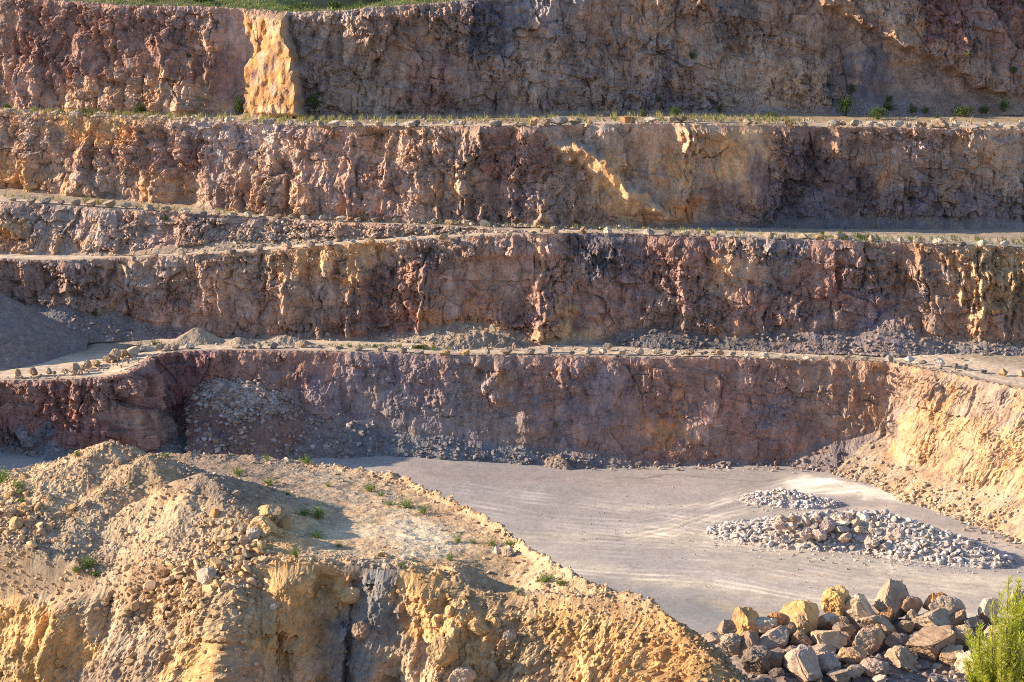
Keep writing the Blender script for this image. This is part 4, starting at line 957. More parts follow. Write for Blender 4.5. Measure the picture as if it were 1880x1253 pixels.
OB = """690,812,32,24,14.5,u,r|big grey boulder in the shade at the end of the rockfall
725,822,28,18,0,u,b|grey boulder beside the big one at the end of the rockfall
782,832,12,6,0,k,f|pinkish stone lying alone on the shaded floor
1582,868,18,16,0,t,p|tan boulder at the foot of the juicy corner
1568,842,14,12,0,g,b|grey boulder in the scree of the corner
1576,836,12,14,0,b,b|brown boulder above the grey one in the corner
1074,850,14,11,0,k,r|pinkish boulder right of the pointed rubble heap
1655,862,24,16,0,t,b|tan boulder on the lit scree right of the corner
905,610,12,16,14.6,t,p|upright tan stone on the rockfall heap"""
for line in OB.replace('juicy ', 'shaded ').split('\n'):
    a, lab = line.split('|'); x, y, w, h, z, t, s = a.split(','); x, y, w, h, z = map(float, (x, y, w, h, z))
    if z > 1 and x < 800: z = 1.0
    if x == 905: p = at_y(x, y, 337.)
    elif x == 690: p = at_z(x, y + 8, .8)
    else: p = at_z(x, y + h / 2, 0.2)
    m = p[1] / F * 1.05
    boulder((p[0], p[1], p[2] + h * m * .4), w * m, h * m, t, s, lab, 'stray boulders at the foot of the faces')

# ------------------------------------------------------------------ rubble: stones past counting, one object per spread
def rubble(name, pts, size, cols, label, seed, sub=1, sink=.25, flat=.75, cat='rubble'):
    r = np.random.default_rng(seed); n = len(pts)
    bodies = [stone_shape(sub, 700 + k, planes=8, cut=(.38, .78), rough=0) for k in range(10)]
    nv = len(bodies[0][0]); f = bodies[0][1]
    B = np.stack([b[0] for b in bodies])[r.integers(0, 10, n)]
    q = r.normal(size=(n, 4)); q /= np.linalg.norm(q, axis=1)[:, None]; a, b, c, d = q.T
    R = np.stack([np.stack([1 - 2 * (c * c + d * d), 2 * (b * c - a * d), 2 * (b * d + a * c)], -1), np.stack([2 * (b * c + a * d), 1 - 2 * (b * b + d * d), 2 * (c * d - a * b)], -1), np.stack([2 * (b * d - a * c), 2 * (c * d + a * b), 1 - 2 * (b * b + c * c)], -1)], 1)
    sc = r.uniform(.7, 1.25, (n, 1, 3)); V = np.einsum('nij,nvj->nvi', R, B * sc) * (np.asarray(size) * .5)[:, None, None]
    V[:, :, 2] *= flat
    V += np.asarray(pts)[:, None, :]; V[:, :, 2] += (np.asarray(size) * (.5 - sink))[:, None] * flat
    Fc = (f[None] + (np.arange(n) * nv)[:, None, None]).reshape(-1, 3)
    cc = np.repeat(np.asarray(cols) * r.uniform(.78, 1.2, (n, 1)), nv, 0)
    me = new_mesh(name, V.reshape(-1, 3), Fc, M_RUBBLE, cc)
    return link(name, me, label, cat, None, 'stuff')

def sample(P, wgt, n, r):
    w = wgt[:-1, :-1].astype(float)
    e1 = P[1:, :-1] - P[:-1, :-1]; e2 = P[:-1, 1:] - P[:-1, :-1]
    w = w * np.linalg.norm(np.cross(e1, e2), axis=-1)
    cdf = np.cumsum(w.ravel()); i = np.searchsorted(cdf, r.uniform(0, cdf[-1], n)); i = np.minimum(i, w.size - 1)
    a, b = np.unravel_index(i, w.shape)
    u, v = r.uniform(0, 1, (2, n, 1))
    return P[a, b] + u * e1[a, b] + v * e2[a, b], a, b

def sizes(n, lo, hi, r, p=2.2): return lo + (hi - lo) * r.uniform(0, 1, n) ** (p * 1.6)

r = np.random.default_rng(21)
# on the hill
PXh, PYh = HILL['PX'], HILL['PY']
wf = HILL['onp'] * (.05 + .50 * HILL['mk'] * (.35 + .9 * sstep(-.1, .3, perlin(HILL['P'][..., 0] / 3., HILL['P'][..., 1] / 3., 777))) * (1 - .9 * np.exp(-((PXh - 335) / 55.) ** 2 - ((PYh - 975) / 55.) ** 2)) + 1.1 * np.exp(-HILL['dF'] / 1.6) * (PXh > 560) + .5 * np.exp(-HILL['dF'] / 1.5) + 1.0 * np.exp(-HILL['dN'] / 2.2)
     + 1.3 * np.exp(-((PXh - 420) / 60.) ** 2 - ((PYh - 1000) / 35.) ** 2) + .9 * np.exp(-((PXh - 330) / 90.) ** 2 - ((PYh - 1055) / 25.) ** 2) + 1.2 * np.exp(-((PXh - 60) / 60.) ** 2 - ((PYh - 960) / 45.) ** 2))
wf = wf * (1 - .93 * np.exp(-((PXh - 710) / 150.) ** 2 - ((PYh - 975) / 35.) ** 2)) * (1 - .8 * np.exp(-((PXh - 60) / 90.) ** 2 - ((PYh - 1040) / 22.) ** 2)) * (PYh < 1300)
pts, a, b = sample(HILL['P'], wf, 15000, r); sz = sizes(len(pts), .06, .50, r, 3.4)
hcol = HILL['col'][a, b] * .5 + np.array([C['tan'], C['ochre'], C['greytan'], C['sand'], C['palegrey']])[r.integers(0, 5, len(pts))] * .55
rubble('rubble', pts, sz, hcol, 'loose tan rubble strewn over the heaps and rims of the spoil hill', 22)
wc = HILL['cl'] * HILL['rub'] * np.exp(-HILL['DN'] / 6.) * (PYh < 1300)
pts, a, b = sample(HILL['P'], wc, 4200, r); sz = sizes(len(pts), .07, .70, r, 3.4)
rubble('rubble', pts, sz, HILL['col'][a, b] * .8 + np.array(C['ochre']) * .22, 'yellow rubble sliding down the broken front of the spoil hill', 23, sink=.42)
wb_ = HILL['onp'] * (1.2 * np.exp(-((PXh - 425) / 45.) ** 2 - ((PYh - 1005) / 28.) ** 2) + 1.0 * np.exp(-((PXh - 350) / 70.) ** 2 - ((PYh - 1052) / 20.) ** 2) + .8 * np.exp(-((PXh - 40) / 40.) ** 2 - ((PYh - 955) / 35.) ** 2)) + HILL['cl'] * np.exp(-HILL['DN'] / 2.) * .5 * (PXh < 470) * (PXh > 230)
pts, a, b = sample(HILL['P'], wb_, 650, r); sz = sizes(len(pts), .3, 1.2, r, 2.2)
rubble('rubble', pts, sz, np.array([C['ochre'], C['tan'], (.56, .39, .22), C['sand'], C['paleochre']])[r.integers(0, 5, len(pts))], 'yellow head to barrel sized rubble in front of the capped boulder', 24, sub=2)
# screes under the faces
def scree_rubble(nm, n, lo, hi, wfun, cols, label, seed, mixc=.5, p=2.2, sink=.35):
    S = SURF[nm]; rr = np.random.default_rng(seed)
    w = wfun(S['U'], S['V']) * (S['k'] if not getattr(wfun, 'all', False) else 1)
    pts, a, b = sample(S['P'], w, n, rr); sz = sizes(n, lo, hi, rr, p)
    c = S['col'][a, b] * mixc + np.array([C[q] for q in cols])[rr.integers(0, len(cols), n)] * (1 - mixc)
    return rubble('rubble', pts, sz, c, label, seed, sink=sink)
scree_rubble('bottom_face', 4600, .2, 1.2, lambda U, V: 1.5 * np.exp(-((U - 370 - 260 * (.85 - V)) / 60.) ** 2) * sstep(.3, .75, V + .12 * perlin(U / 20., V * 6, 199)) + .02 * (U < 700) * (U > 300) * (V < .5), ['palegrey', 'white', 'pinktan', 'greytan'], 'pale broken rock pouring down the rockfall below the bend of the road', 31, .5, 1.9)
scree_rubble('bottom_face', 3000, .12, 1.0, lambda U, V: ((U > 850) * (U < 1660) * np.exp(-V / .06) + (U > 420) * (U <= 850) * np.exp(-V / .10) + .5 * (U < 260)), ['bluegrey', 'greypurple', 'redbrown', 'grey'], 'grey rubble along the foot of the lowest face', 32, .6, 3.0)
scree_rubble('bottom_face', 2000, .08, .9, lambda U, V: (U > 1660) * (U < 2000) * (.05 + np.exp(-V / .10)), ['tan', 'paleochre', 'greytan', 'cream'], 'sunlit tan rubble on the slope of the corner', 33, .72, 3.4)
scree_rubble('third_face', 2400, .15, 1.0, lambda U, V: 1.0 * (U > 130), ['greytan', 'greypurple', 'bluegrey', 'grey'], 'grey rubble along the foot of the third face', 34, .6, 3.0)
scree_rubble('top_face', 700, .12, .7, lambda U, V: 1.0 + 0 * U, ['greytan', 'greypurple', 'redbrown'], 'rubble along the foot of the topmost face', 35, .5)
fw = lambda U, V: (.25 + 1.3 * (U > 430)) * np.exp(-((V - .45) / .35) ** 2)
fw.all = True
scree_rubble('rubble_slope', 3800, .15, .8, fw, ['greytan', 'pinktan', 'palegrey', 'tan'], 'loose stones on the slope between the two roads', 36, .5, sink=.4)
def ground_rubble(n, poly, z, lo, hi, cols, label, seed, p=2.2, hfun=None):
    rr = np.random.default_rng(seed); pts = []
    q = np.array(poly, float)
    while len(pts) < n:
        t = rr.uniform(0, len(q) - 1); i = int(t); k = t - i
        c = q[i] * (1 - k) + q[i + 1] * k
        px = c[0] + rr.normal() * c[2]; py = c[1] + rr.normal() * c[3]
        pts.append(at_z(px, py, z))
    pts = np.array(pts)
    if hfun is not None: pts[:, 2] = hfun(pts[:, 0], pts[:, 1])
    c = np.array([C[k] for k in cols])[rr.integers(0, len(cols), n)]
    return rubble('rubble', pts, sizes(n, lo, hi, rr, p), c, label, seed)
ground_rubble(1300, [(560, 832, 30, 3), (720, 836, 30, 4), (860, 838, 30, 4), (1000, 852, 40, 5), (1240, 858, 40, 3), (1560, 862, 30, 5), (1640, 880, 25, 8)], 0, .1, .7, ['grey', 'greytan', 'palegrey', 'pinktan'], 'stones scattered along the edge of the quarry floor', 41)
ground_rubble(1100, [(1650, 885, 20, 8), (1720, 910, 20, 8), (1780, 945, 20, 8), (1850, 985, 25, 10), (1960, 1010, 25, 10)], 0, .12, .8, ['tan', 'greytan', 'sand', 'greybrown'], 'tan stones spread at the foot of the sunlit slope', 42)
ground_rubble(600, [(300, 632, 40, 2), (450, 632, 40, 2), (600, 636, 40, 2.5), (800, 640, 40, 2), (1000, 640, 40, 2), (1300, 648, 60, 2), (1700, 655, 60, 3)], 14.5, .1, .7, ['grey', 'greytan', 'palegrey'], 'stones littering the inner side of the lowest road', 43)
ground_rubble(420, [(0, 362, 30, 2), (300, 384, 40, 2), (600, 400, 40, 2), (900, 412, 40, 2), (1200, 424, 40, 1.5)], 30.4, .1, .6, ['greytan', 'tan', 'palegrey'], 'stones littering the inner side of the upper road', 44)
ground_rubble(700, [(0, 205, 30, 2), (400, 222, 40, 3), (800, 224, 40, 4), (1000, 222, 40, 4), (1300, 222, 40, 3), (1650, 226, 60, 4), (1850, 226, 30, 3)], 44.5, .1, .8, ['greytan', 'tan', 'palegrey', 'grey'], 'stones littering the top bench', 45)

ground_rubble(1500, [(800, 900, 60, 25), (1000, 950, 90, 40), (1250, 960, 120, 50), (1500, 1000, 120, 60), (1800, 1060, 100, 50)], 0, .04, .28, ['grey', 'greytan', 'palegrey'], 'small stones strewn over the quarry floor', 46, 3.0)
for zl, lo, hi, nn_, lb in (([(0, 213, 18, 1.2), (150, 218, 18, 1.2), (300, 223, 18, 1.2), (560, 233, 18, 1), (800, 234, 18, 1), (1000, 232, 18, 1), (1200, 226, 18, 1), (1400, 231, 18, 1), (1880, 237, 18, 1)], 44.1, 0, 700, 'top bench'),
        ([(0, 372, 18, 1), (200, 384, 18, 1), (480, 401, 18, 1), (700, 410, 18, 1), (900, 418, 18, 1)], 30.9, 0, 260, 'upper road'),
        ([(240, 477, 18, 1), (480, 462, 18, 1), (700, 446, 18, 1), (1000, 432, 18, 1), (1400, 440, 18, 1), (1880, 455, 18, 1)], 29.3, 0, 420, 'middle road'),
        ([(0, 697, 14, 1.5), (120, 692, 14, 1.5), (230, 665, 8, 4), (330, 646, 14, 1), (600, 646, 18, 1), (1000, 653, 18, 1), (1400, 659, 18, 1), (1640, 665, 18, 1), (1760, 684, 18, 3)], 14.5, 0, 800, 'lowest bench')):
    if lb == 'upper road': hf_ = lambda x, y: np.interp(x / np.maximum(y, 1) * F + 940, [0, 200, 480, 700, 870, 950], [32.0, 31.4, 30.5, 30.2, 30.1, 29.9])
    elif lb == 'middle road': hf_ = lambda x, y: np.interp(x / np.maximum(y, 1) * F + 940, [230, 480, 640, 800, 900, 1000, 1400, 1880], [25.4, 26.9, 28.1, 29.1, 29.6, 29.9, 29.7, 29.1])
    else: hf_ = None
    ground_rubble(nn_, zl, lo, .08, .6, ['greytan', 'tan', 'grey', 'pinktan'], 'small stones and crumbs between the boulders along the ' + lb + ' edge', 470 + nn_, 2.6, hf_)
# the two stone heaps on the floor: a bed and its stones
def bed(name, pts_px, hpk, seed, col, label, cat='heap'):
    """elongated heap along a polyline of photo points on the floor: (px, py, half width m, height m)"""
    q = np.array(pts_px, float); L = at_z(q[:, 0], q[:, 1], 0)
    x0, x1 = L[:, 0].min() - 5, L[:, 0].max() + 5; y0, y1 = L[:, 1].min() - 8, L[:, 1].max() + 8
    def h(X, Y):
        best = np.zeros(np.shape(X))
        for i in range(len(L) - 1):
            for k in np.linspace(0, 1, 9):
                c = L[i] * (1 - k) + L[i + 1] * k; w = q[i, 2] * (1 - k) + q[i + 1, 2] * k; hh = q[i, 3] * (1 - k) + q[i + 1, 3] * k
                d = np.hypot((X - c[0]), (Y - c[1])) / w
                best = np.maximum(best, hh * (1.08 - d))
        return best
    X, Y = np.meshgrid(np.arange(x0, x1, .3), np.arange(y0, y1, .3)); Z = h(X, Y)
    Z = np.where(Z > 0, Z + .2 * perlin(X / .8, Y / .8, seed), -.3)
    cc = np.zeros(X.shape + (3,)) + np.array(C[col]); cc = cc * (1 + .25 * perlin(X / .6, Y / .6, seed + 1))[..., None]
    P = np.stack([X, Y, Z], -1)
    link('rubble_heap', new_mesh(name, P, grid_faces(*X.shape), M_SCREE, cc.reshape(-1, 3)), label, cat)
    return P, h
P, hf = bed('mid_pile', [(1345, 980, 3.2, 1.2), (1420, 987, 4.4, 2.3), (1520, 990, 5.4, 3.4), (1620, 997, 5.4, 3.7), (1690, 1010, 5.0, 3.0), (1760, 1020, 4.4, 2.1), (1815, 1032, 2.8, 1.1)], 0, 611, 'palegrey', 'long heap of pale broken stone in the middle of the floor')
rr = np.random.default_rng(61); w = (P[..., 2] > .02) * (1.0 + .0 * P[..., 2]); pts, a, b = sample(P, w, 3000, rr)
rubble('rubble', pts, sizes(len(pts), .15, 1.0, rr, 1.6), np.array([C['white'], C['palegrey'], C['palegrey'], (.50, .45, .44)])[rr.integers(0, 4, len(pts))], 'whitish fist to head sized stones covering the long heap', 62, sub=2)
P, hf = bed('far_pile', [(1390, 918, 2.2, .8), (1440, 920, 3.2, 1.5), (1480, 924, 2.8, .9), (1520, 927, 1.6, .6)], 0, 621, 'palegrey', 'smaller low heap of whitish stone behind the long heap')
w = (P[..., 2] > .02) * 1.0; pts, a, b = sample(P, w, 900, rr)
rubble('rubble', pts, sizes(len(pts), .2, .7, rr, 1.1), np.array([C['white'], C['white'], C['palegrey']])[rr.integers(0, 3, len(pts))], 'whitish stones covering the smaller heap', 63)
ground_rubble(900, [(1330, 985, 25, 9), (1420, 1005, 30, 9), (1560, 1022, 35, 8), (1700, 1035, 35, 8), (1850, 1040, 30, 7)], 0, .06, .45, ['white', 'palegrey', 'greytan'], 'chips spilled around the foot of the long pale heap', 48, 3.0)
ground_rubble(300, [(1370, 925, 15, 4), (1450, 934, 20, 4), (1540, 930, 20, 4)], 0, .06, .35, ['white', 'palegrey', 'greytan'], 'chips spilled around the smaller pale heap', 49, 3.0)
# bed of the near boulder pile
G = []
for d, zb in ((257, -.6), (253.5, .3), (250, 3.0), (247.5, 3.7), (245, 3.1), (240, 2.3), (236, 1.6), (233, 1.1), (229, .5), (224, -.5)):
    x = np.linspace(12, 85, 160) ; e = sstep(18, 27, x - (250 - d) * .02)
    G.append(np.stack([x, np.full(160, float(d)), zb * e - .5 * (1 - e)], 1))
G = np.array(G); T = np.linspace(0, len(G) - 1, 90); i = np.minimum(T.astype(int), len(G) - 2); k = (T - i)[:, None, None]
P = G[i] * (1 - k) + G[i + 1] * k
P[..., 2] += .25 * fbm(P[..., 0] / 1.2, P[..., 1] / 1.2, 3, 631)
cc = np.zeros(P.shape) + np.array(C['greypurple']); cc *= (1 + .3 * perlin(P[..., 0] / .8, P[..., 1] / .8, 633))[..., None]
link('rubble_heap', new_mesh('near_pile', P, grid_faces(*P.shape[:2]), M_SCREE, cc.reshape(-1, 3)), 'stony bed under the big boulder pile nearest the viewer', 'heap')
w = (P[..., 2] > .0) * (1 + 2.5 * np.exp(-((np.arange(160)[None] - 85) / 40.) ** 2) * (np.arange(90)[:, None] > 55)); pts, a, b = sample(P, w, 2600, rr)
rubble('rubble', pts, sizes(len(pts), .12, 1.2, rr, 1.9), np.array([C['greypurple'], C['greytan'], C['tan'], C['grey']])[rr.integers(0, 4, len(pts))], 'small broken stones filling the gaps of the near boulder pile', 64, sub=2)
# ------------------------------------------------------------------ plants
def leaf_mat(name, a, b, trans=.25):
    m = bpy.data.materials.new(name); nt, bs = nodes_of(m); N = nt.nodes.new; L = nt.links.new
    at = N('ShaderNodeAttribute'); at.attribute_name = 'Col'
    L(at.outputs['Color'], bs.inputs['Base Color']); bs.inputs['Roughness'].default_value = .6
    tr = N('ShaderNodeBsdfTranslucent'); L(at.outputs['Color'], tr.inputs[0]); mx = N('ShaderNodeMixShader'); mx.inputs[0].default_value = trans
    L(bs.outputs[0], mx.inputs[1]); L(tr.outputs[0], mx.inputs[2]); L(mx.outputs[0], nt.nodes['Material Output'].inputs[0])
    return m
M_LEAF = leaf_mat('leaves', 0, 0); M_GRASS = leaf_mat('dry_grass', 0, 0, .3)
M_PINE = leaf_mat('pine_needles', 0, 0, .45)
M_STEM = rock_mat('bark', scale=6, bump=.4, contrast=.5)
prng = np.random.default_rng(77)

def leaves(cent, size, dirs, cols, r, width=.45):
    """pointed leaves (two triangles) at cent, along dirs"""
    n = len(cent); d = dirs / np.linalg.norm(dirs, axis=1)[:, None]
    s = np.cross(d, r.normal(size=(n, 3))); s /= np.linalg.norm(s, axis=1)[:, None] + 1e-9
    L_ = np.asarray(size)[:, None]
    a = cent; t = cent + d * L_; m = cent + d * L_ * .5; up = np.cross(d, s)
    b1 = m + s * L_ * width * .5 + up * L_ * .08; b2 = m - s * L_ * width * .5 + up * L_ * .08
    V = np.stack([a, b1, t, b2], 1).reshape(-1, 3); i = np.arange(n)[:, None] * 4
    Fc = np.concatenate([i + [0, 1, 2], i + [0, 2, 3]], 0)
    return V, Fc, np.repeat(cols, 4, 0)

def blades(base, h, lean, w, cols, r):
    n = len(base); s = r.normal(size=(n, 3)); s[:, 2] = 0; s /= np.linalg.norm(s, axis=1)[:, None]
    mid = base + np.stack([lean[:, 0] * .35, lean[:, 1] * .35, h * .6], 1); tip = base + np.stack([lean[:, 0], lean[:, 1], h], 1)
    W = np.asarray(w)[:, None]
    V = np.stack([base - s * W, base + s * W, mid + s * W * .7, mid - s * W * .7, tip], 1).reshape(-1, 3); i = np.arange(n)[:, None] * 5
    Fc = np.concatenate([i + [0, 1, 2], i + [0, 2, 3], i + [3, 2, 4]], 0)
    return V, Fc, np.repeat(cols, 5, 0)

def green(n, r, dark=0.):
    a = np.array([(.075, .115, .03), (.10, .15, .035), (.055, .09, .03), (.13, .16, .05)])[r.integers(0, 4, n)]
    return a * r.uniform(.75, 1.25, (n, 1)) * (1 - dark)

def shrub_mesh(seed, n=900, dark=0., flat=1.):
    r = np.random.default_rng(seed); nl = 14
    lob = r.normal(size=(nl, 3)) * (.30, .30, .22); lob[:, 2] = np.abs(lob[:, 2]) + .25; rad = r.uniform(.16, .32, nl)
    k = r.integers(0, nl, n); q = r.normal(size=(n, 3)); q /= np.linalg.norm(q, axis=1)[:, None]
    c = lob[k] + q * (rad[k] * r.uniform(.55, 1.05, n))[:, None]
    c[:, 2] = np.maximum(c[:, 2], .02) * flat
    V, Fc, cc = leaves(c, r.uniform(.07, .16, n), q + r.normal(size=(n, 3)) * .6 + (0, 0, .3), green(n, r, dark) * (.8 + .5 * (k % 3 == 0))[:, None], r)
    V[:, :2] /= np.abs(V[:, :2]).max() * 2; V[:, 2] /= V[:, 2].max()
    me = new_mesh('shrub_crown', V, Fc, M_LEAF, cc)
    # stems
    sv, sf = [], []
    for j in range(6):
        a = np.array((0, 0, -.03)); b = lob[j] * (.8, .8, .8); w = .015
        i0 = len(sv); sv += [a + (w, 0, 0), a + (-w, w, 0), a + (-w, -w, 0), b + (w * .4, 0, 0), b + (-w * .4, w * .4, 0), b + (-w * .4, -w * .4, 0)]
        sf += [(i0, i0 + 1, i0 + 4, i0 + 3), (i0 + 1, i0 + 2, i0 + 5, i0 + 4), (i0 + 2, i0, i0 + 3, i0 + 5)]
    sv = np.array(sv)
    ms = new_mesh('shrub_stem', sv, np.array(sf, np.int32), M_STEM, np.zeros((len(sv), 3)) + (.16, .12, .08))
    return me, ms
SHR = [shrub_mesh(800 + k, 1100) for k in range(4)]
SHD = [shrub_mesh(820 + k, 900) for k in range(2)]
def weed_mesh(seed):
    r = np.random.default_rng(seed); sv = []; V, Fc, cc = [], [], []
    n = 46; b = r.normal(size=(n, 3)) * (.12, .12, 0); lean = r.normal(size=(n, 2)) * .28; h = r.uniform(.35, 1.0, n)
    v1, f1, c1 = blades(b, h, lean, np.full(n, .012), np.array([(.16, .21, .05)]) * r.uniform(.7, 1.3, (n, 1)), r)
    tops = b[:, None] + np.stack([lean[:, :1] * 1, lean[:, 1:] * 1, h[:, None]], -1) * np.linspace(.35, 1, 7)[None, :, None]
    tops = tops.reshape(-1, 3); m = len(tops)
    v2, f2, c2 = leaves(tops, r.uniform(.07, .18, m), r.normal(size=(m, 3)) + (0, 0, .5), np.array([(.15, .23, .045)]) * r.uniform(.6, 1.35, (m, 1)), r, .35)
    me = new_mesh('weed', np.concatenate([v1, v2]), np.concatenate([f1, f2 + len(v1)]), M_LEAF, np.concatenate([c1, c2]))
    return me
WEED = [weed_mesh(840 + k) for k in range(4)]

def visible(px, py, rad=2.6):
    best = None
    for S in SURF.values():
        if 'PP' not in S: S['PP'] = project(S['P'])
        a, b, f = S['PP']; m = (a - px) ** 2 + (b - py) ** 2 < rad * rad
        if m.any():
            i = np.unravel_index(np.argmin(np.where(m, f, 9e9)), f.shape)
            if best is None or f[i] < best[0]: best = (f[i], S['P'][i])
    return None if best is None else best[1]
def shrub(p, w, h, label, group, dark=False, big=False):
    cr, st = (SHD if dark else SHR)[prng.integers(2 if dark else 4)]
    e = bpy.data.objects.new('shrub', None); COL.objects.link(e); e.location = p; w, h = (w * 1.35, h * 1.3) if dark else (w, h); e.scale = (w, w, h); e.rotation_euler = (0, 0, prng.uniform(0, 6.28))
    e['label'] = label; e['category'] = 'shrub'; e['group'] = group
    a = bpy.data.objects.new('crown', cr); COL.objects.link(a); a.parent = e
    b = bpy.data.objects.new('stem', st); COL.objects.link(b); b.parent = e
    return e
def near_grid(px, py, P, keep=None):
    a, b, _ = project(P); k = (a - px) ** 2 + (b - py) ** 2; i = np.unravel_index(np.argmin(k), k.shape); return P[i]
TOPB = [(160, 212, 46, 20, 44.0, 'bright green bush left of the ochre slab, widest on the top bench'), (12, 204, 26, 18, 44.2, 'green bush at the left edge of the picture on the top bench'), (112, 209, 18, 12, 44.0, 'small green bush between the left edge and the widest bush'),
        (256, 208, 26, 22, 44.0, 'green bush in front of a pale rib of the top face'), (285, 213, 20, 10, 44.0, 'low green bush just right of the pale rib'), (437, 208, 26, 30, 44.0, 'dark bush against the left foot of the ochre slab'),
        (577, 207, 20, 30, 44.1, 'dark bush against the right foot of the ochre slab'), (728, 211, 14, 10, 44.3, 'small bush under the middle of the top face'), (1180, 213, 20, 12, 44.7, 'dark green bush beside the orange boulder'), (1240, 213, 26, 16, 44.7, 'dark bush left of the second pale gully on the top bench'),
        (1320, 206, 16, 12, 44.7, 'small dark bush at the foot of the grey part of the top face'), (1415, 217, 28, 12, 44.6, 'dark low bush in the shade right of the dry grass'),
        (1553, 211, 34, 32, 44.7, 'tall round dark bush at the foot of the tilted slab'), (1677, 208, 20, 16, 45.3, 'dark bush right of the tall round one'), (1700, 207, 15, 11, 45.3, 'small dark bush second right of the tall round one'),
        (1770, 213, 44, 18, 45.0, 'wide dark bush under the right part of the top face'), (1808, 206, 22, 14, 45.2, 'dark bush touching the wide one'), (1842, 205, 22, 18, 45.5, 'dark bush near the right picture edge'),
        (1630, 200, 24, 14, 45.6, 'dark bush higher on the scree behind the tall round one'), (1612, 216, 50, 18, 44.7, 'low spreading dark bush in front of the tall round one'), (1720, 216, 14, 8, 44.6, 'tiny dark bush by the scree foot')]
for x, y, w, h, z, lab in TOPB:
    p = visible(x, y); p = at_z(x, y, z) if p is None else p; m = p[1] / F
    shrub(p, w * m, h * m, lab, 'bushes on the top bench', dark='dark' in lab)
FACEB = [(1270, 107, 15, 12, 'top_face', 'small dark bush growing out of the middle of the top face'), (1563, 168, 14, 14, 'top_face', 'dark bush above the tall round one, on the rock'), (1633, 185, 15, 12, 'top_face', 'dark bush on the tilted slab'),
         (1860, 132, 18, 12, 'top_face', 'dark bush high at the right edge of the top face'), (1780, 99, 12, 8, 'top_face', 'small dark bush in a crack high on the right'), (345, 103, 12, 12, 'top_face', 'small green bush on the reddish left part of the top face'), (213, 88, 14, 10, 'top_face', 'green tuft left on the reddish face'),
         (400, 40, 12, 10, 'top_face', 'green tuft just under the rim left of the ochre slab'), (1212, 185, 14, 10, 'top_face', 'dark bush low on the face above the orange boulder')]
for x, y, w, h, nm, lab in FACEB:
    p = near_grid(x, y, SURF[nm]['P']); m = p[1] / F
    shrub((p[0], p[1] - .2, p[2] - .3), w * m, h * m, lab, 'bushes growing on the top face', dark='dark' in lab)
OTH = [(303, 402, 16, 9, 30.9, 'green bush on the inner side of the upper road'), (1508, 432, 10, 11, 29.9, 'pale green bush behind the middle road boulders'), (1520, 435, 9, 7, 29.8, 'small pale bush right of the pale green one'), (700, 636, 40, 7, 14.6, 'spreading green bush at the inner side of the lowest road'),
       (765, 639, 40, 8, 14.6, 'second spreading green bush nearer the rockfall heap'), (177, 581, 16, 10, 19.5, 'dark bush on the shaded scree left of the gravel heap'), (50, 606, 20, 22, 15.2, 'dark bush beside the brown gravel heap'), (77, 610, 18, 14, 14.4, 'dark bush right behind the brown gravel heap'),
       (285, 632, 30, 8, 14.4, 'low dark green bush left of the smooth gravel heap'), (470, 620, 10, 8, 15.2, 'small green bush on the low gravel heaps'), (1100, 420, 24, 6, 30.0, 'low green bush inside the middle road')]
for x, y, w, h, z, lab in OTH:
    p = visible(x, y); p = at_z(x, y, z) if p is None else p; m = p[1] / F
    shrub(p, w * m, h * m, lab, 'bushes beside the lower roads', dark='dark' in lab)
WD = """5,885,34,34|green weed at the left edge behind the larger heap
30,893,30,16|low green weed right of the one at the left edge
142,836,16,12|small weed on the larger heap's skyline
40,905,24,10|sparse weed on the ground left of the larger heap
305,838,16,10|weed behind the larger heap
562,850,24,18|forked green weed on the far rim of the hill
490,846,10,16|thin upright weed on the far rim
436,872,24,18|weed right of the smaller heap's top
493,890,28,18|green weed in the shadow tip of the smaller heap
527,908,18,10|weed at the foot of the smaller heap
601,892,12,10|tiny weed alone in the middle of the plateau
680,902,26,18|bushy weed inside the right rim
698,910,14,10|small weed right of the bushy one
748,930,28,16|weed on the right rim, widest there
777,942,22,18|weed close right of the widest one
714,926,18,10|small weed on the plateau left of the widest one
583,950,28,24|tall weed right of the capped boulder
560,945,26,14|low weed behind the capped boulder
580,985,30,14|grassy weed in front of the track
622,1003,14,14|small weed at the start of the pale track
840,995,16,18|thin weed on the pale track
868,997,12,10|tiny weed right of the thin one
826,1028,18,16|small leafy weed between track and brink
903,1000,20,14|yellow green weed left of the white stone
935,1000,22,14|bright yellow green weed above the white stone
1000,1066,34,18|green weed in the dip of the right ridge
1030,1072,26,12|grassy weed right of the one in the dip
950,1090,16,16|weed in the shaded hollow
162,1040,34,24|leafy weed on the flat ground left of the rubble brink
140,1054,22,14|low weed left of the leafy one
176,1056,24,12|low weed right of the leafy one
541,1020,22,18|green weed at the brink of the buttress
475,1008,22,12|weed among the yellow rubble
740,1040,14,10|tiny weed on the brink above the blue-grey vein
40,920,18,10|tiny weed beside the left edge boulders"""
for line in WD.split('\n'):
    a, lab = line.split('|'); x, y, w, h = map(float, a.split(',')); p = surf_depth(x, y, HILL); m = p[1] / F
    o = link('weed', WEED[prng.integers(4)], lab, 'weed', 'green weeds on the spoil hill', None, None, (p[0], p[1], p[2] - .05)); o.scale = (w * m * 1.1, w * m * 1.1, h * m * 1.1); o.rotation_euler = (0, 0, prng.uniform(0, 6.28))

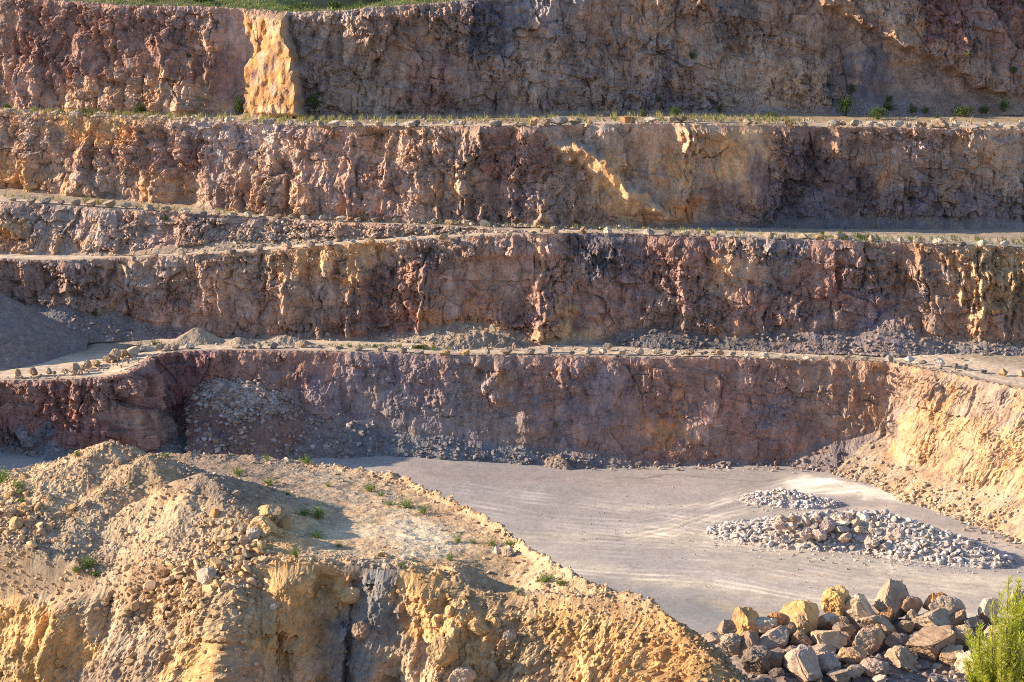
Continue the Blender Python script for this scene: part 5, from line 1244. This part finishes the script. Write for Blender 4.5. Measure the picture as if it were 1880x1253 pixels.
# ---- grass on the benches and scrub on the rim: nobody could count it
def grass(name, line, zoff, n, h, cols, label, seed, spread=3.0, w=.035, P=None, wgt=None):
    r = np.random.default_rng(seed)
    if P is None:
        q = np.array(line, float); t = r.uniform(0, len(q) - 1.001, n * 3); i = t.astype(int); k = (t - i)[:, None]
        c = q[i] * (1 - k) + q[i + 1] * k; keep = r.uniform(0, 1, len(c)) < c[:, 3] * (.15 + 1.5 * (perlin(c[:, 0] / 9., c[:, 0] * 0, seed + 5) > .02)); c = c[keep][:n]
        clump = perlin(c[:, 0] / 14., c[:, 0] * 0, seed); kk = clump > -.15; c = c[kk]
        B = at_z(c[:, 0], c[:, 1], c[:, 2]); B[:, 1] += r.normal(size=len(B)) * spread * .4; B[:, 2] += zoff
        hh = h * r.uniform(.45, 1.2, len(B)) * (.7 + .6 * np.clip(clump[kk], 0, 1))
    else:
        B, _, _ = sample(P, wgt, n, r); hh = h * r.uniform(.4, 1.2, len(B))
    m = len(B); lean = r.normal(size=(m, 2)) * (hh * .28)[:, None]
    c = np.array(cols)[r.integers(0, len(cols), m)] * r.uniform(.75, 1.25, (m, 1))
    V, Fc, cc = blades(B, hh, lean, np.full(m, w), c, r)
    return link(name, new_mesh(name, V, Fc, M_GRASS, cc), label, 'grass', None, 'stuff')
DRY = [(.42, .34, .17), (.36, .30, .14), (.30, .27, .11), (.22, .24, .08)]; GRN = [(.14, .18, .05), (.19, .22, .07), (.24, .24, .09), (.11, .15, .04)]
grass('grass', [(0, 203, 44.1, 1), (150, 210, 44.0, .7), (300, 216, 44, .9), (450, 221, 44, 1), (560, 224, 44.1, .8), (640, 222, 44.2, 1), (800, 222, 44.4, 1), (1000, 221, 44.7, .9), (1200, 219, 44.9, 1), (1300, 219, 44.8, 1), (1420, 223, 44.7, .8), (1480, 226, 44.6, .1), (1880, 224, 44.8, .15)],
      0, 9000, 1.05, DRY + DRY + GRN, 'dry and green grass along the top bench', 901, 4.5)
grass('grass', [(0, 360, 32.1, .4), (150, 370, 31.6, .5), (190, 374, 31.4, 1), (260, 380, 31.2, 1), (330, 386, 31, .5), (480, 393, 30.5, .5), (640, 401, 30.3, .8), (800, 409, 30.2, .5), (900, 413, 30.2, .6), (1100, 420, 30, .5), (1280, 427, 29.9, .7), (1400, 432, 29.8, .4), (1550, 437, 29.6, .9), (1880, 444, 29.4, 1)],
      0, 5200, .7, DRY + DRY + GRN, 'tufts of dry grass along the inner side of the upper roads', 902, 2.5)
grass('grass', [(1540, 437, 29.5, 1), (1620, 439, 29.5, 1), (1880, 446, 29.3, 1), (2000, 449, 29.2, 1)], 0, 3000, .8, [(.09, .13, .04), (.12, .15, .05), (.07, .10, .035)], 'dark green grass in the shade at the right end of the middle road', 906, 4.)
grass('grass', [(250, 632, 14.4, .4), (450, 630, 14.6, .1), (600, 636, 14.6, .3), (700, 637, 14.6, .9), (790, 640, 14.6, .9), (830, 642, 14.6, .1)], 0, 1500, .45, GRN, 'short green grass at the inner side of the lowest road', 903, 2.)
rows_ = sstep(.0, .05, np.linspace(0, 1, 50))[:, None] * np.ones((1, P_PL.shape[1])) * (np.linspace(0, 1, 50)[:, None] < .45)
wv = rows_ * (1 - sstep(860, 960, U_PL))[None] * sstep(90, 170, U_PL)[None]
grass('grass', None, 0, 9000, .6, GRN + GRN + DRY, 'green grass and scrub along the rim above the topmost face', 904, P=P_PL, wgt=wv, w=.05)
rr = np.random.default_rng(905)
pts, a, b = sample(P_PL, wv * (np.linspace(0, 1, 50)[:, None] < .35), 420, rr)
base = []; bc = []
allV, allF, allC, off = [], [], [], 0
for p in pts:
    s = rr.uniform(.4, 1.25); n = 70; q = rr.normal(size=(n, 3)); q /= np.linalg.norm(q, axis=1)[:, None]; q[:, 2] = np.abs(q[:, 2])
    c = p + q * (s, s, s * .7) * rr.uniform(.5, 1, (n, 1)); V, Fc, cc = leaves(c, rr.uniform(.12, .28, n) * 1.0, q + rr.normal(size=(n, 3)) * .5, green(n, rr) * rr.uniform(1.2, 2.4), rr)
    allV.append(V); allF.append(Fc + off); allC.append(cc); off += len(V)
link('scrub', new_mesh('scrub', np.concatenate(allV), np.concatenate(allF), M_LEAF, np.concatenate(allC)), 'low green scrub covering the rim above the topmost face', 'scrub', None, 'stuff')
for x, dz, w, h, lab in [(530, 0, 60, 16, 'broad dark bush on the rim, left of the gap in the skyline'), (600, 0, 42, 18, 'upright bush on the rim in the middle of the skyline gap'), (655, 0, 60, 14, 'broad bush on the rim right of the skyline gap'), (240, 0, 70, 12, 'wide green bush on the rim above the reddish face'), (345, 0, 60, 14, 'green bush on the rim left of the ochre slab'),
                         (770, 0, 60, 12, 'green bush on the rim where the skyline leaves the picture')]:
    i = int(np.argmin(np.abs(U_PL - x))); p = P_PL[7, i]; m = p[1] / F; shrub((p[0], p[1], p[2]), w * m, h * m, lab, 'bushes on the rim', dark='dark' in lab)

# ---- the young pine close to the viewpoint
def pine():
    r = np.random.default_rng(950)
    y0 = 30.0
    base = np.array(at_y(1840, 1330, y0)); base[2] = float(over(np.array([[base[0]]]), np.array([[base[1]]]))[0, 0]) - .05
    e = bpy.data.objects.new('young_pine', None); COL.objects.link(e); e.location = base
    e['label'] = 'young bright green pine at the bottom right corner, closest to the viewer'; e['category'] = 'tree'
    shoots = [(1870, 1068), (1852, 1062), (1838, 1090), (1822, 1110), (1800, 1150), (1790, 1178), (1778, 1160), (1812, 1190), (1845, 1160), (1872, 1140), (1900, 1080), (1915, 1120), (1830, 1230), (1800, 1235), (1860, 1220), (1890, 1200), (1785, 1245), (1880, 1110), (1840, 1140), (1815, 1215), (1865, 1180), (1808, 1170), (1855, 1100), (1835, 1180), (1850, 1200), (1820, 1160), (1875, 1165), (1795, 1205), (1840, 1225), (1870, 1240), (1810, 1245), (1895, 1140), (1905, 1180), (1775, 1215), (1788, 1225), (1860, 1150), (1828, 1135), (1880, 1095)]
    sv, sf, nvv, nff, ncc = [], [], [], [], []; noff = 0
    def tube(pts, r0, r1):
        i0 = len(sv); k = 6; n = len(pts)
        for j, p in enumerate(pts):
            rad = r0 + (r1 - r0) * j / (n - 1)
            for q in range(k): a = q * 2 * math.pi / k; sv.append(np.array(p) + (rad * math.cos(a), rad * math.sin(a), 0))
        for j in range(n - 1):
            for q in range(k): sf.append((i0 + j * k + q, i0 + j * k + (q + 1) % k, i0 + (j + 1) * k + (q + 1) % k, i0 + (j + 1) * k + q))
    top = np.array(at_y(1850, 1180, y0)) - base
    trunk = [np.array((0, 0, 0.)), top * .3 + (.02, .03, 0), top * .65 + (-.02, 0, 0), top]
    tube(trunk, .045, .015)
    extra = [(r.uniform(1775, 1930), r.uniform(1150, 1300)) for _ in range(8)]
    for (px, py) in shoots + extra:
        yy = y0 + r.normal() * .3; tip = np.array(at_y(px, py, yy)) - base
        st = np.array(trunk[2]) * r.uniform(.5, 1.3); st[2] = min(st[2], tip[2] - .2 - .25 * r.uniform())
        mid = st * .45 + tip * .55; mid[2] = st[2] * .55 + tip[2] * .45; mid[:2] = st[:2] * .2 + tip[:2] * .8 + r.normal(size=2) * .06
        ts = np.linspace(0, 1, 12)[:, None]; curve = st * (1 - ts) ** 2 + 2 * mid * ts * (1 - ts) + tip * ts ** 2
        tube(curve, .010, .004)
        n = 430; t = r.uniform(.12, 1, n) ** .8; i = np.minimum((t * 11).astype(int), 10); k = (t * 11 - i)[:, None]
        c = curve[i] * (1 - k) + curve[i + 1] * k; d = curve[i + 1] - curve[i]; d /= np.linalg.norm(d, axis=1)[:, None]
        out = r.normal(size=(n, 3)); out -= (out * d).sum(1)[:, None] * d; out /= np.linalg.norm(out, axis=1)[:, None]
        dirs = d * r.uniform(.3, .9, (n, 1)) + out * r.uniform(.6, 1.0, (n, 1)) * (1.15 - .6 * t[:, None])
        cols = np.array([(.56, .58, .10)]) * r.uniform(.6, 1.25, (n, 1)) * (1, 1 + 0 * 1, 1) * (.75 + .35 * t[:, None])
        V, Fc, cc = leaves(c, r.uniform(.08, .135, n) * (1.15 - .35 * t), dirs, cols, r, .085)
        nvv.append(V); nff.append(Fc + noff); ncc.append(cc); noff += len(V)
    sv_ = np.array(sv)
    link('trunk', new_mesh('trunk', sv_, np.array(sf, np.int32), M_STEM, np.zeros((len(sv_), 3)) + (.20, .15, .08)), parent=e)
    link('crown', new_mesh('crown', np.concatenate(nvv), np.concatenate(nff), M_PINE, np.concatenate(ncc)), parent=e)
pine()
SUN_EL, SUN_BACK, SUN_E, SKY_E, EXPO, DENOISE = 19, 5, 5, .12, 1.14, False
# ------------------------------------------------------------------ camera, sun, sky
cam = bpy.data.cameras.new('camera'); co = bpy.data.objects.new('camera', cam); COL.objects.link(co)
co.location = (0, 0, CZ); co.rotation_euler = (math.radians(90) - PITCH, 0, 0)
cam.sensor_width = 36; cam.lens = 18 / math.tan(math.radians(12.0)); cam.clip_end = 20000; cam.clip_start = .5
SC.camera = co
EL, AZB = math.radians(SUN_EL), math.radians(SUN_BACK)
to_sun = Vector((-math.cos(EL) * math.cos(AZB), math.cos(EL) * math.sin(AZB), math.sin(EL)))
sl = bpy.data.lights.new('sun', 'SUN'); sl.energy = SUN_E; sl.angle = math.radians(.5); sl.color = (1, .82, .58)
so = bpy.data.objects.new('sun', sl); COL.objects.link(so); so.rotation_euler = to_sun.to_track_quat('Z', 'Y').to_euler(); so.location = (-200, 100, 300)
w = bpy.data.worlds.new('World'); SC.world = w; w.use_nodes = True; nt = w.node_tree
sky = nt.nodes.new('ShaderNodeTexSky'); sky.sky_type = 'NISHITA'; sky.sun_disc = False
sky.sun_elevation = EL; sky.sun_rotation = math.atan2(to_sun.x, to_sun.y)
sky.ozone_density = 2.6; sky.dust_density = .4; sky.air_density = 1.0
bg = nt.nodes['Background']; nt.links.new(sky.outputs[0], bg.inputs[0]); bg.inputs[1].default_value = SKY_E
SC.view_settings.view_transform = 'Standard'; SC.view_settings.look = 'None'; SC.view_settings.exposure = EXPO; SC.view_settings.gamma = 1
SC.cycles.max_bounces = 6; SC.cycles.diffuse_bounces = 2
SC.cycles.use_denoising = DENOISE
SC.cycles.pixel_filter_type = 'BLACKMAN_HARRIS'; SC.cycles.filter_width = 1.0
SC.cycles.use_adaptive_sampling = False
